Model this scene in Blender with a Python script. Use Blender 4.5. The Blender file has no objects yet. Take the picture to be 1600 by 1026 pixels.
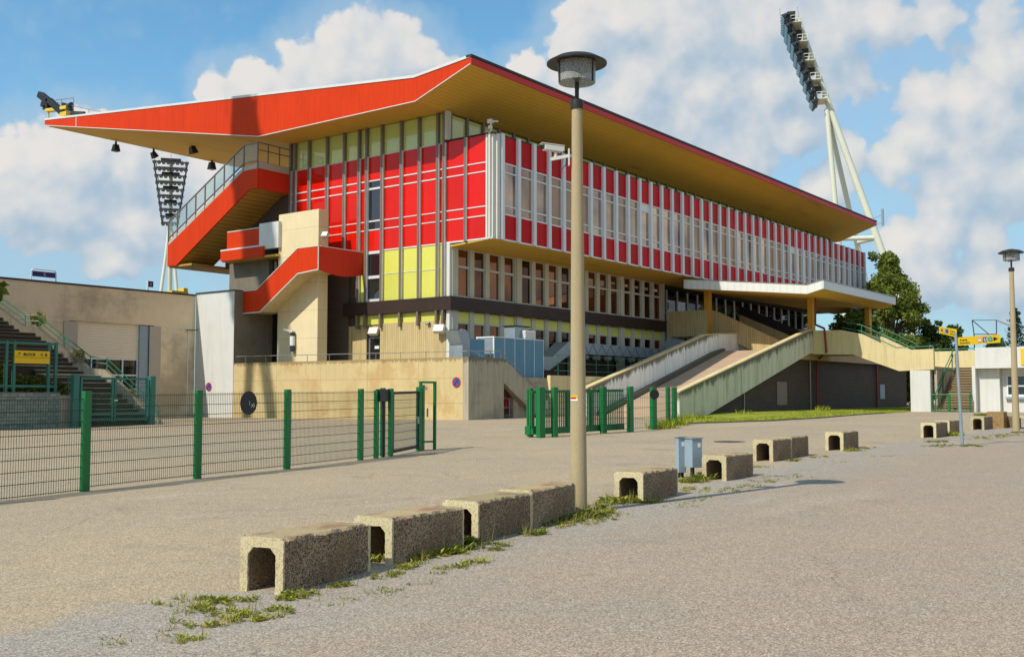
import bpy, bmesh, math, random
import numpy as np
from mathutils import Vector, Matrix
random.seed(7)
scn = bpy.context.scene
COL = scn.collection
# ------------------------------------------------------------------ survey
F_PX, CX, CY = 1652.0, 800.0, 513.0          # focal length / principal point of the survey photo
PITCH = math.atan(105 / F_PX); PHI = math.radians(36.703)
FW = np.array([math.cos(PHI), math.sin(PHI), 0.0]); RT = np.array([math.sin(PHI), -math.cos(PHI), 0.0])
EYE = np.array([0.0, 0.0, 1.72])
GS = .006 * FW + .012 * RT
def gz(x, y):
    s = GS[0] * x + GS[1] * y
    if s > 0.38: s = 0.38 + 0.12 * math.tanh((s - 0.38) / 0.12)
    s -= .3 * math.exp(-((x - 58.5) ** 2 + (y - 30.5) ** 2) / 40.)
    if s < -0.3: s = -0.3 + 0.2 * math.tanh((s + 0.3) / 0.2)
    return s
def ray(px, py):
    x = (px - CX) / F_PX; y = -(py - CY) / F_PX
    return RT * x + FW * (math.cos(PITCH) - y * math.sin(PITCH)) + np.array([0, 0, 1.0]) * (math.sin(PITCH) + y * math.cos(PITCH))
def gp(px, py):                                # ground point seen in the survey photo
    d = ray(px, py); t = -EYE[2] / (d[2] - GS @ d); return EYE + t * d
def onX(px, py, X): d = ray(px, py); return EYE + d * (X / d[0])
def onY(px, py, Y): d = ray(px, py); return EYE + d * (Y / d[1])
def upr(px, py, B): d = ray(px, py); return EYE + d * ((np.array(B) - EYE) @ FW / (d @ FW))

# ------------------------------------------------------------------ materials
def S(r, g, b):
    f = lambda c: (c / 255 / 12.92) if c / 255 <= .04045 else ((c / 255 + .055) / 1.055) ** 2.4
    return (f(r), f(g), f(b))
class NT:
    def __init__(s, tree): s.t = tree; s.n = tree.nodes; s.l = tree.links
    def add(s, typ, **kw):
        n = s.n.new(typ)
        for k, v in kw.items():
            if k.startswith('i_'): n.inputs[k[2:].replace('_', ' ')].default_value = v
            else: setattr(n, k, v)
        return n
    def link(s, a, b): s.l.new(a, b)
    def math(s, op, a, b=None, clamp=False, c=None):
        n = s.n.new('ShaderNodeMath'); n.operation = op; n.use_clamp = clamp
        for i, v in enumerate((a, b, c)):
            if v is None: continue
            if hasattr(v, 'node'): s.l.new(v, n.inputs[i])
            else: n.inputs[i].default_value = v
        return n.outputs[0]
    def mix(s, fac, a, b, blend='MIX'):
        n = s.n.new('ShaderNodeMix'); n.data_type = 'RGBA'; n.blend_type = blend
        for i, v in ((0, fac), (6, a), (7, b)):
            if hasattr(v, 'node'): s.l.new(v, n.inputs[i])
            elif i == 0: n.inputs[0].default_value = v
            else: n.inputs[i].default_value = (*v[:3], 1)
        return n.outputs[2]
    def noise(s, vec, scale, detail=4, rough=.55, out=0):
        n = s.n.new('ShaderNodeTexNoise'); n.inputs['Scale'].default_value = scale
        n.inputs['Detail'].default_value = detail; n.inputs['Roughness'].default_value = rough
        if vec is not None: s.l.new(vec, n.inputs['Vector'])
        return n.outputs[out]
    def mapv(s, vec, scale=(1, 1, 1), loc=(0, 0, 0), rot=(0, 0, 0)):
        n = s.n.new('ShaderNodeMapping'); n.inputs['Scale'].default_value = scale
        n.inputs['Location'].default_value = loc; n.inputs['Rotation'].default_value = rot
        s.l.new(vec, n.inputs['Vector']); return n.outputs[0]
    def ramp(s, fac, a, b, lo=(0, 0, 0), hi=(1, 1, 1)):
        n = s.n.new('ShaderNodeMapRange'); n.interpolation_type = 'SMOOTHSTEP'
        n.inputs['From Min'].default_value = a; n.inputs['From Max'].default_value = b
        s.l.new(fac, n.inputs['Value']); return n.outputs[0]
MATS = {}
def base(name):
    m = bpy.data.materials.new(name); m.use_nodes = True
    nt = NT(m.node_tree); bs = nt.n['Principled BSDF']; tc = nt.n.new('ShaderNodeTexCoord')
    MATS[name] = m
    return m, nt, bs, tc.outputs['Object']
def M(name, col, rough=.7, var=.12, scale=1.5, fine=18., finevar=.06, bump=0., bscale=60., metal=0., spec=.4,
      streak=0., streakcol=None, ribs=None, ribbump=.5, ribvar=0., joints=None, jointcol=None, grime=None, drip=None, objvar=0.):
    """col linear rgb; ribs=(axis, spacing m); streak = amount of rain streaking; joints=(mapping scale xyz)"""
    m, nt, bs, v = base(name)
    n1 = nt.noise(v, scale, 5); n2 = nt.noise(v, fine, 3)
    f = nt.math('ADD', nt.math('MULTIPLY', nt.math('SUBTRACT', n1, .5), 2.6 * var), nt.math('MULTIPLY', nt.math('SUBTRACT', n2, .5), 2.6 * finevar))
    f = nt.math('ADD', f, 1.0)
    comb = nt.add('ShaderNodeCombineColor'); [nt.link(f, comb.inputs[i]) for i in range(3)]
    c = nt.mix(1.0, col, comb.outputs[0], 'MULTIPLY')
    if streak:
        sv = nt.mapv(v, (2.2, 2.2, .18)); sn = nt.noise(sv, 1.6, 6, .65)
        sv2 = nt.mapv(v, (7, 7, .3)); sn2 = nt.noise(sv2, 1.3, 4, .6)
        k = nt.ramp(nt.math('ADD', nt.math('MULTIPLY', sn, .6), nt.math('MULTIPLY', sn2, .4)), .45, .66)
        c = nt.mix(nt.math('MULTIPLY', k, streak), c, streakcol or tuple(x * .3 for x in col))
    if grime:
        gv = nt.mapv(v, grime[3]) if len(grime) > 3 else v; gn = nt.noise(gv, grime[1], 6, .7); lo_, hi_ = (.58, .74) if len(grime) > 3 else (.46, .64)
        c = nt.mix(nt.math('MULTIPLY', nt.ramp(gn, lo_, hi_), grime[0]), c, grime[2])
    if drip:      # weathering that runs down from the top edge: (x0, z0, slope, length, strength) in object metres
        x0, z0, sl, ln, stg = drip; sp = nt.add('ShaderNodeSeparateXYZ'); nt.link(v, sp.inputs[0])
        dd = nt.math('SUBTRACT', nt.math('MULTIPLY_ADD', nt.math('SUBTRACT', sp.outputs[0], x0), sl, c=z0), sp.outputs[2])
        dn = nt.noise(nt.mapv(v, (3.2, 3.2, .12)), 1.5, 7, .7)
        k = nt.ramp(nt.math('SUBTRACT', nt.math('MULTIPLY', dn, 1.7), nt.math('MULTIPLY_ADD', dd, .9 / ln, c=.35)), 0, .3)
        c = nt.mix(nt.math('MULTIPLY', k, stg), c, streakcol or tuple(x * .3 for x in col))
    if objvar:
        oi = nt.add('ShaderNodeObjectInfo'); vv = nt.math('MULTIPLY_ADD', oi.outputs['Random'], 2 * objvar, c=1 - objvar); cb = nt.add('ShaderNodeCombineColor'); [nt.link(vv, cb.inputs[q]) for q in range(3)]
        c = nt.mix(1.0, c, cb.outputs[0], 'MULTIPLY')
    h = None
    if ribs:
        ax, sp = ribs
        w = nt.add('ShaderNodeTexWave', wave_type='BANDS', bands_direction=ax, wave_profile='SIN')
        w.inputs['Scale'].default_value = 2 * math.pi / (20 * sp); nt.link(v, w.inputs['Vector']); h = w.outputs['Fac']
        if ribvar:
            c = nt.mix(nt.math('MULTIPLY', nt.ramp(h, .25, .0), ribvar), c, tuple(x * .35 for x in col))
    if joints:
        sx, sy, sz, wd = joints
        jv = nt.mapv(v, (1, 1, 1)); sep = nt.add('ShaderNodeSeparateXYZ'); nt.link(jv, sep.inputs[0])
        tot = None
        for i, q in enumerate((sx, sy, sz)):
            if not q: continue
            a = nt.math('PINGPONG', nt.math('ADD', sep.outputs[i], .37), q / 2)
            lt = nt.math('LESS_THAN', a, wd)
            tot = lt if tot is None else nt.math('MAXIMUM', tot, lt)
        c = nt.mix(nt.math('MULTIPLY', tot, .55), c, jointcol or tuple(x * .35 for x in col))
    nt.link(c, bs.inputs['Base Color'])
    bs.inputs['Metallic'].default_value = metal; bs.inputs['Specular IOR Level'].default_value = spec
    rn = nt.math('ADD', nt.math('MULTIPLY', nt.math('SUBTRACT', n1, .5), .25), rough, True); nt.link(rn, bs.inputs['Roughness'])
    if bump or ribs:
        b = nt.add('ShaderNodeBump'); b.inputs['Distance'].default_value = .02
        hh = nt.noise(v, bscale, 4); b.inputs['Strength'].default_value = max(bump, ribbump if ribs else 0)
        if ribs: hh = nt.math('ADD', nt.math('MULTIPLY', h, 1.0), nt.math('MULTIPLY', hh, bump))
        nt.link(hh, b.inputs['Height']); nt.link(b.outputs[0], bs.inputs['Normal'])
    return m

M('orange_cladding', S(204, 54, 4), .6, .09, .5, 8, .04, spec=.15, ribs=('Y', .16), ribbump=.35, streak=.3, streakcol=S(150, 38, 14))
M('orange_return', S(204, 44, 12), .6, .07, .5, 8, .04, ribs=('X', .16), ribbump=.35)
M('red_fascia', S(190, 30, 22), .5, .08, .6)
M('white_trim', S(205, 205, 200), .6, .08)
M('soffit_boards', S(208, 167, 72), .75, .09, .3, 6, .04, spec=.2, ribs=('Y', .3), ribbump=.4, ribvar=.2, grime=(.55, .5, S(130, 98, 44), (.14, 1.3, 1)))
M('stair_boards', S(186, 146, 66), .7, .12, .5, 8, .05, ribs=('Z', .22), ribbump=.6, ribvar=.6)
M('red_panel', S(210, 26, 10), .09, .09, .35, 3, .03, spec=.3, objvar=.1, streak=.12)
M('crimson_panel', S(184, 8, 14), .35, .14, .3, 3, .03, spec=.12, objvar=.16, streak=.15)
M('green_panel', S(190, 204, 120), .06, .08, .4, 3, .03, spec=1.0)
M('lime_panel', S(212, 207, 92), .3, .08, .4, 4, .03, spec=.4, objvar=.07, streak=.12, streakcol=S(150, 146, 80))
M('mullion_metal', S(122, 108, 98), .45, .16, 1.2, 10, .06, metal=.2)
M('pale_mullion', S(214, 217, 220), .5, .08, 1.0)
M('soft_frame', S(184, 186, 178), .55, .08, 1.0)
M('column_concrete', S(186, 182, 164), .75, .12, 1.0, 12, .06)
M('white_paint', S(208, 205, 196), .6, .07, .8, 8, .04, streak=.2, streakcol=S(150, 148, 140))
M('brown_band', S(52, 34, 26), .55, .14, .8, ribs=('Y', .22), ribbump=.3)
M('concrete', S(200, 178, 128), .85, .14, .55, 14, .10, bump=.35, bscale=25, streak=.16, streakcol=S(132, 110, 74), joints=(0, 4.2, 1.45, .014), grime=(.6, .5, S(180, 142, 86)), drip=(0, 3.75, 0, .45, .75))
M('concrete_smooth', S(222, 202, 158), .8, .10, .5, 12, .06, bump=.2, bscale=20, streak=.07, streakcol=S(120, 104, 78), joints=(0, 0, 1.9, .012))
M('concrete_grey', S(176, 164, 140), .85, .14, .6, 14, .10, bump=.35, bscale=25, streak=.34, streakcol=S(84, 76, 60), drip=(0, 3.75, 0, .6, .7), grime=(.45, .6, S(112, 104, 88)))
M('concrete_ramp', S(206, 203, 178), .85, .14, .5, 16, .10, bump=.4, bscale=30, streak=.45, streakcol=S(92, 88, 66), joints=(2.6, 0, 0, .016), drip=(-7, 1.37, .225, .8, .9))
M('concrete_walk', S(214, 194, 144), .85, .12, .5, 16, .08, bump=.4, bscale=30, streak=.25, streakcol=S(110, 90, 56))
M('concrete_board', S(200, 176, 124), .85, .12, .6, 14, .06, ribs=('Y', .17), ribbump=.8, ribvar=.5, streak=.35, streakcol=S(110, 92, 60))
M('concrete_board_x', S(186, 172, 130), .85, .12, .6, 14, .06, ribs=('X', .2), ribbump=.8, ribvar=.5, streak=.35, streakcol=S(100, 92, 66))
M('dark_wall', S(92, 80, 66), .85, .16, .6, 12, .08, ribs=('Z', .2), ribbump=.4, ribvar=.3)
M('garage_render', S(224, 203, 168), .9, .12, .5, 30, .2, bump=.6, bscale=45, streak=.08, streakcol=S(106, 92, 72), grime=(.6, .16, S(140, 126, 102)))
M('garage_trim', S(176, 166, 150), .85, .1)
M('shutter', S(230, 214, 188), .55, .06, .5, ribs=('Z', .17), ribbump=.7, ribvar=.4)
M('galvanised', S(150, 160, 164), .42, .16, 2.0, 14, .08, metal=.35)
M('box_grey', S(142, 158, 166), .45, .12, 2.0, 14, .06)
M('blue_cabinet', S(84, 132, 158), .4, .14, .9, 5, .06, spec=.4, streak=.2, streakcol=S(26, 58, 90))
M('fence_green', S(8, 108, 50), .4, .1, 2.5, 20, .05, spec=.45, streak=.15, streakcol=S(10, 60, 36))
M('wire_green', S(26, 62, 44), .5, .1)
M('gate_teal', S(52, 112, 98), .5, .14, 2.0)
M('rail_green', S(34, 112, 82), .45, .12, 2.0)
M('black_metal', S(24, 25, 26), .5, .2, 2.0)
M('steel', S(150, 150, 146), .4, .15, 2, metal=.6)
M('mast_paint', S(206, 206, 186), .5, .06, .2, 2, .03)
M('lamp_lens', S(104, 114, 122), .12, .1, metal=.85)
M('lamp_body', S(46, 50, 54), .4, .2)
M('post_concrete', S(170, 152, 116), .85, .08, 1.4, 60, .18, bump=.35, bscale=90, streak=.18, streakcol=S(110, 98, 76))
M('lantern_dark', S(40, 36, 32), .5, .2, 3)
M('yellow_sign', S(226, 184, 14), .45, .05, 2.0)
M('sign_black', S(22, 18, 16), .5, .05)
M('sign_blue', S(30, 84, 152), .45, .05)
M('sign_green', S(34, 156, 112), .45, .05)
M('sign_pink', S(214, 160, 130), .45, .05)
M('sign_purple', S(46, 30, 92), .45, .08)
M('sign_red', S(196, 28, 40), .45, .05)
M('sign_white', S(222, 222, 220), .45, .04)
M('pipe_red', S(124, 34, 30), .45, .14, 2)
M('column_yellow', S(198, 148, 44), .6, .1, 1)
M('ramp_paving', S(180, 152, 124), .9, .1, .6, 20, .10, bump=.3, bscale=40, joints=(2.3, 0, 0, .03), jointcol=S(214, 200, 180))
M('white_metal', S(206, 202, 192), .5, .08, 2, 12, .05)
M('bark', S(92, 74, 56), .9, .2, 4, bump=.6, bscale=20)
M('soil', S(70, 56, 40), .95, .2, 2)
M('door_dark', S(30, 28, 27), .4, .15)
M('yellow_frame', S(214, 180, 60), .5, .08)
M('kerb_edge', S(104, 96, 82), .9, .15, 1)
M('cap_black', S(40, 40, 42), .6, .1)
M('roof_felt', S(120, 118, 112), .9, .1)

def leafmat(name, a, b, tr=.25):
    m, nt, bs, v = base(name)
    g = nt.add('ShaderNodeNewGeometry')
    n = nt.noise(v, .9, 3)
    f = nt.math('ADD', nt.math('MULTIPLY', nt.ramp(n, .35, .65), .55), nt.math('MULTIPLY', g.outputs['Random Per Island'], .45))
    c = nt.mix(f, a, b); nt.link(c, bs.inputs['Base Color'])
    bs.inputs['Roughness'].default_value = .55; bs.inputs['Specular IOR Level'].default_value = .3
    tl = nt.add('ShaderNodeBsdfTranslucent'); nt.link(c, tl.inputs['Color'])
    mx = nt.add('ShaderNodeMixShader'); mx.inputs[0].default_value = tr
    nt.link(bs.outputs[0], mx.inputs[1]); nt.link(tl.outputs[0], mx.inputs[2])
    nt.link(mx.outputs[0], nt.n['Material Output'].inputs['Surface'])
leafmat('leaf_broad', S(58, 80, 26), S(150, 160, 64), .35)
leafmat('leaf_dark', S(36, 54, 24), S(84, 104, 42))
leafmat('leaf_needle', S(26, 40, 28), S(58, 76, 48), .1)
leafmat('leaf_weed', S(96, 112, 34), S(176, 172, 66))
leafmat('leaf_grass', S(110, 128, 20), S(186, 186, 44))
leafmat('leaf_dry', S(124, 116, 50), S(176, 160, 82))
leafmat('leaf_hedge', S(54, 72, 20), S(140, 140, 40))

def glass(name, tint, dark, rough=.03, wob=.02, curtain_glare=None):
    m, nt, bs, v = base(name)
    bs.inputs['Metallic'].default_value = .9; bs.inputs['Roughness'].default_value = rough
    n = nt.noise(v, .35, 2); ob = nt.add('ShaderNodeObjectInfo')
    c = nt.mix(nt.ramp(nt.math('ADD', nt.math('MULTIPLY', n, .6), nt.math('MULTIPLY', ob.outputs['Random'], .4)), .35, .65), tint, dark)
    if curtain_glare:  # pale folds: curtains, plus bright reflections painted into the pane colour
        oi = nt.add('ShaderNodeObjectInfo')
        k = nt.ramp(oi.outputs['Random'], .35, .75)
        dif = nt.add('ShaderNodeBsdfDiffuse')
        w = nt.add('ShaderNodeTexWave', bands_direction='X'); w.inputs['Scale'].default_value = 3.; w.inputs['Distortion'].default_value = 2.
        nt.link(v, w.inputs['Vector'])
        nt.link(nt.mix(w.outputs['Fac'], tuple(x * .55 for x in curtain_glare), curtain_glare), dif.inputs['Color'])
        mx = nt.add('ShaderNodeMixShader'); nt.link(nt.math('MULTIPLY', k, .48), mx.inputs[0])
        nt.link(bs.outputs[0], mx.inputs[1]); nt.link(dif.outputs[0], mx.inputs[2])
        nt.link(mx.outputs[0], nt.n['Material Output'].inputs['Surface'])
    nt.link(c, bs.inputs['Base Color'])
    b = nt.add('ShaderNodeBump'); b.inputs['Strength'].default_value = wob; b.inputs['Distance'].default_value = .05
    nt.link(nt.noise(v, 1.2, 1), b.inputs['Height']); nt.link(b.outputs[0], bs.inputs['Normal'])
glass('bronze_glass', S(204, 178, 152), S(116, 104, 112), curtain_glare=S(226, 190, 140))
glass('bronze_glass_dark', S(142, 92, 62), S(84, 56, 44))
glass('window_dark', S(96, 100, 104), S(44, 46, 50))
def clear_glass(name, tint, mixv):
    m, nt, bs, v = base(name)
    tr = nt.add('ShaderNodeBsdfTransparent'); tr.inputs['Color'].default_value = (*tint, 1)
    bs.inputs['Roughness'].default_value = .05; bs.inputs['Base Color'].default_value = (*[x * .6 for x in tint], 1); bs.inputs['Metallic'].default_value = .3
    nn = nt.noise(v, 70, 2)
    mx = nt.add('ShaderNodeMixShader'); mx.inputs[0].default_value = mixv
    if mixv > .3: nt.link(nt.math('MULTIPLY_ADD', nt.ramp(nn, .40, .62), .3, c=.22), mx.inputs[0]); bs.inputs['Metallic'].default_value = 0; bs.inputs['Roughness'].default_value = .3
    nt.link(tr.outputs[0], mx.inputs[1]); nt.link(bs.outputs[0], mx.inputs[2])
    nt.link(mx.outputs[0], nt.n['Material Output'].inputs['Surface'])
clear_glass('railing_glass', (.86, .93, .92), .16)
clear_glass('lantern_glass', (.82, .82, .78), .5)

def aggregate(name, c1, c2, c3, tint=None, bmp=.9, topc=None):
    m, nt, bs, v = base(name)
    vo = nt.add('ShaderNodeTexVoronoi'); vo.inputs['Scale'].default_value = 95; nt.link(v, vo.inputs['Vector'])
    r = nt.add('ShaderNodeSeparateColor'); nt.link(vo.outputs['Color'], r.inputs[0])
    c = nt.mix(nt.ramp(r.outputs[0], .25, .75), c1, c2)
    c = nt.mix(nt.ramp(r.outputs[1], .72, .9), c, c3)
    oi = nt.add('ShaderNodeObjectInfo'); rnd = oi.outputs['Random']
    if topc is not None:   # worn upper faces, with sunlit brightness put into the colour as well
        ge = nt.add('ShaderNodeNewGeometry'); sx = nt.add('ShaderNodeSeparateXYZ'); nt.link(ge.outputs['Normal'], sx.inputs[0])
        tcol = nt.mix(nt.math('MULTIPLY', nt.ramp(nt.noise(v, 2.5, 4), .45, .62), nt.ramp(rnd, .2, .7)), topc[0], topc[1])
        c = nt.mix(nt.math('MULTIPLY', nt.ramp(sx.outputs[2], .55, .85), .8), c, tcol)
    dk = nt.ramp(nt.noise(nt.mapv(v, (1, 1, 1)), 3.2, 6, .7), .5, .72); c = nt.mix(nt.math('MULTIPLY', dk, .35), c, tuple(x * .4 for x in c3))
    vv = nt.math('MULTIPLY_ADD', rnd, .3, c=.85); cmb = nt.add('ShaderNodeCombineColor'); [nt.link(vv, cmb.inputs[q]) for q in range(3)]; c = nt.mix(1.0, c, cmb.outputs[0], 'MULTIPLY')
    if tint is not None:
        c = nt.mix(nt.math('MULTIPLY', nt.ramp(nt.noise(v, 2.2, 3), .5, .66), .55), c, tint)
    nt.link(c, bs.inputs['Base Color']); bs.inputs['Roughness'].default_value = .9
    b = nt.add('ShaderNodeBump'); b.inputs['Strength'].default_value = bmp; b.inputs['Distance'].default_value = .02; b.invert = True
    nt.link(vo.outputs['Distance'], b.inputs['Height']); nt.link(b.outputs[0], bs.inputs['Normal'])
aggregate('block_aggregate', S(130, 108, 84), S(188, 164, 130), S(66, 52, 42), S(140, 108, 78), topc=(S(206, 182, 132), S(188, 134, 104)))
aggregate('block_rim', S(190, 174, 134), S(202, 187, 148), S(164, 146, 108), bmp=.3)
aggregate('block_top', S(196, 168, 116), S(212, 188, 138), S(150, 122, 84), S(188, 132, 104), .45)

def asphalt(name, a, b, c3, grain=190., patch=.18, speck=.5, edge=False):
    m, nt, bs, v = base(name)
    n1 = nt.noise(v, patch, 6, .6); n2 = nt.noise(v, 1.4, 5, .6); n3 = nt.noise(v, 9, 3)
    c = nt.mix(nt.ramp(nt.math('ADD', nt.math('MULTIPLY', n1, .65), nt.math('MULTIPLY', n2, .35)), .38, .62), a, b)
    c = nt.mix(nt.math('MULTIPLY', nt.ramp(n3, .4, .7), .22), c, c3)
    if edge:   # loose grey grit swept against the line of blocks
        se = nt.add('ShaderNodeSeparateXYZ'); nt.link(v, se.inputs[0])
        d = nt.math('SUBTRACT', se.outputs[1], nt.math('MULTIPLY_ADD', nt.math('MINIMUM', se.outputs[0], 26.), .09, c=6.9))
        d = nt.math('ADD', d, nt.math('MULTIPLY', nt.math('SUBTRACT', nt.noise(v, .9, 6, .65), .5), 3.2))
        c = nt.mix(nt.math('MULTIPLY', nt.ramp(d, -2.4, .0), .65), c, S(155, 148, 137))
        rd = nt.mix(nt.ramp(nt.math('ADD', nt.math('MULTIPLY', n1, .65), nt.math('MULTIPLY', n2, .35)), .38, .62), S(173, 152, 122), S(162, 144, 118))
        rd = nt.mix(nt.math('MULTIPLY', nt.ramp(n3, .4, .7), .22), rd, S(185, 166, 134))
        c = nt.mix(nt.ramp(d, -.1, .5), c, rd)
    # old patch repairs, hairline cracks, oily stains
    wv = nt.add('ShaderNodeVectorMath', operation='SCALE'); wv.inputs['Scale'].default_value = .8; nt.link(nt.noise(v, 1.3, 4, out=1), wv.inputs[0])
    wx = nt.add('ShaderNodeVectorMath', operation='ADD'); nt.link(v, wx.inputs[0]); nt.link(wv.outputs[0], wx.inputs[1])
    ck = nt.add('ShaderNodeTexVoronoi', feature='DISTANCE_TO_EDGE'); ck.inputs['Scale'].default_value = .22; nt.link(wx.outputs[0], ck.inputs['Vector'])
    ckm = nt.math('MULTIPLY', nt.math('LESS_THAN', ck.outputs['Distance'], .0022), nt.ramp(nt.noise(v, .35, 3), .45, .6))
    c = nt.mix(nt.math('MULTIPLY', ckm, .55), c, S(96, 88, 78))
    stn = nt.ramp(nt.noise(v, .45, 7, .68), .56, .74); c = nt.mix(nt.math('MULTIPLY', stn, .45), c, S(116, 104, 92))
    lgt = nt.ramp(nt.noise(nt.mapv(v, (.25, 1.0, 1), rot=(0, 0, .15)), .5, 6, .66), .55, .75); c = nt.mix(nt.math('MULTIPLY', lgt, .3), c, S(204, 188, 164))
    vo = nt.add('ShaderNodeTexVoronoi'); vo.inputs['Scale'].default_value = grain; nt.link(v, vo.inputs['Vector'])
    sp = nt.add('ShaderNodeSeparateColor'); nt.link(vo.outputs['Color'], sp.inputs[0])
    k = nt.math('ADD', nt.math('MULTIPLY', nt.math('SUBTRACT', sp.outputs[0], .5), speck * 1.5), 1.0)
    vo2 = nt.add('ShaderNodeTexVoronoi'); vo2.inputs['Scale'].default_value = grain * .45; nt.link(v, vo2.inputs['Vector'])
    sp2 = nt.add('ShaderNodeSeparateColor'); nt.link(vo2.outputs['Color'], sp2.inputs[0])
    k2 = nt.math('ADD', nt.math('MULTIPLY', nt.math('SUBTRACT', sp2.outputs[1], .5), speck * .7), 1.0)
    k = nt.math('MULTIPLY', k, k2)
    cm = nt.add('ShaderNodeCombineColor'); [nt.link(k, cm.inputs[i]) for i in range(3)]
    c = nt.mix(1.0, c, cm.outputs[0], 'MULTIPLY')
    vo3 = nt.add('ShaderNodeTexVoronoi'); vo3.inputs['Scale'].default_value = grain * .85; nt.link(v, vo3.inputs['Vector'])
    sp3 = nt.add('ShaderNodeSeparateColor'); nt.link(vo3.outputs['Color'], sp3.inputs[0])
    c = nt.mix(nt.math('MULTIPLY', nt.math('GREATER_THAN', sp3.outputs[0], .86), .52), c, S(88, 76, 64))
    c = nt.mix(nt.math('MULTIPLY', nt.math('GREATER_THAN', sp3.outputs[1], .88), .45), c, S(222, 206, 184))
    nt.link(c, bs.inputs['Base Color']); bs.inputs['Roughness'].default_value = .92; bs.inputs['Specular IOR Level'].default_value = .25
    bp = nt.add('ShaderNodeBump'); bp.inputs['Strength'].default_value = .35; bp.inputs['Distance'].default_value = .008
    nt.link(sp.outputs[1], bp.inputs['Height']); nt.link(bp.outputs[0], bs.inputs['Normal'])
asphalt('plaza_asphalt', S(163, 142, 119), S(154, 138, 121), S(173, 156, 134), 110., .16, .5, edge=True)
asphalt('road_asphalt', S(173, 152, 122), S(162, 144, 118), S(185, 166, 134), 110., .16, .5)
def stonewall(name):
    m, nt, bs, v = base(name)
    br = nt.add('ShaderNodeTexBrick'); br.inputs['Scale'].default_value = 1.0; br.offset = .37
    br.inputs['Brick Width'].default_value = .42; br.inputs['Row Height'].default_value = .2; br.inputs['Mortar Size'].default_value = .018
    br.inputs['Color1'].default_value = (*S(96, 110, 104), 1); br.inputs['Color2'].default_value = (*S(140, 146, 134), 1); br.inputs['Mortar'].default_value = (*S(52, 52, 46), 1)
    dv = nt.add('ShaderNodeVectorMath'); dv.operation = 'ADD'
    no = nt.noise(v, 3.5, 3, out=1); sc = nt.add('ShaderNodeVectorMath'); sc.operation = 'SCALE'; sc.inputs['Scale'].default_value = .12; nt.link(no, sc.inputs[0])
    nt.link(nt.mapv(v, rot=(math.pi / 2, 0, 0)), dv.inputs[0]); nt.link(sc.outputs[0], dv.inputs[1]); nt.link(dv.outputs[0], br.inputs['Vector'])
    c = nt.mix(.35, br.outputs['Color'], nt.mix(nt.noise(v, 7, 4), S(70, 76, 70), S(176, 176, 160)))
    nt.link(c, bs.inputs['Base Color']); bs.inputs['Roughness'].default_value = .9
    bp = nt.add('ShaderNodeBump'); bp.inputs['Strength'].default_value = .8; bp.invert = True; nt.link(br.outputs['Fac'], bp.inputs['Height']); nt.link(bp.outputs[0], bs.inputs['Normal'])
stonewall('rubble_stone')
def brickwall(name):
    m, nt, bs, v = base(name)
    br = nt.add('ShaderNodeTexBrick'); br.inputs['Scale'].default_value = 1.0
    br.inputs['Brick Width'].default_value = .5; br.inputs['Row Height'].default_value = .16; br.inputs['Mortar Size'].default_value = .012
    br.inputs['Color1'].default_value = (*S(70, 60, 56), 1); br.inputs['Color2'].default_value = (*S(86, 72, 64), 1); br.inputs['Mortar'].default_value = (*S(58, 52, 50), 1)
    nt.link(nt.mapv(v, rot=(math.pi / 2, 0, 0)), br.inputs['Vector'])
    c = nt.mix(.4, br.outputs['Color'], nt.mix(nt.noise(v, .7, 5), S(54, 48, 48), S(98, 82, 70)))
    nt.link(c, bs.inputs['Base Color']); bs.inputs['Roughness'].default_value = .85
brickwall('dark_brick')
def fascia_grass(name):
    m, nt, bs, v = base(name)
    c = nt.mix(nt.ramp(nt.noise(v, .6, 6, .65), .35, .65), S(120, 132, 26), S(176, 172, 44)); c = nt.mix(nt.math('MULTIPLY', nt.noise(v, 22, 3), .5), c, S(84, 98, 22))
    nt.link(c, bs.inputs['Base Color']); bs.inputs['Roughness'].default_value = .95
    bp = nt.add('ShaderNodeBump'); bp.inputs['Strength'].default_value = 1; bp.inputs['Distance'].default_value = .05; nt.link(nt.noise(v, 30, 3), bp.inputs['Height']); nt.link(bp.outputs[0], bs.inputs['Normal'])
fascia_grass('turf')

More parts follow.
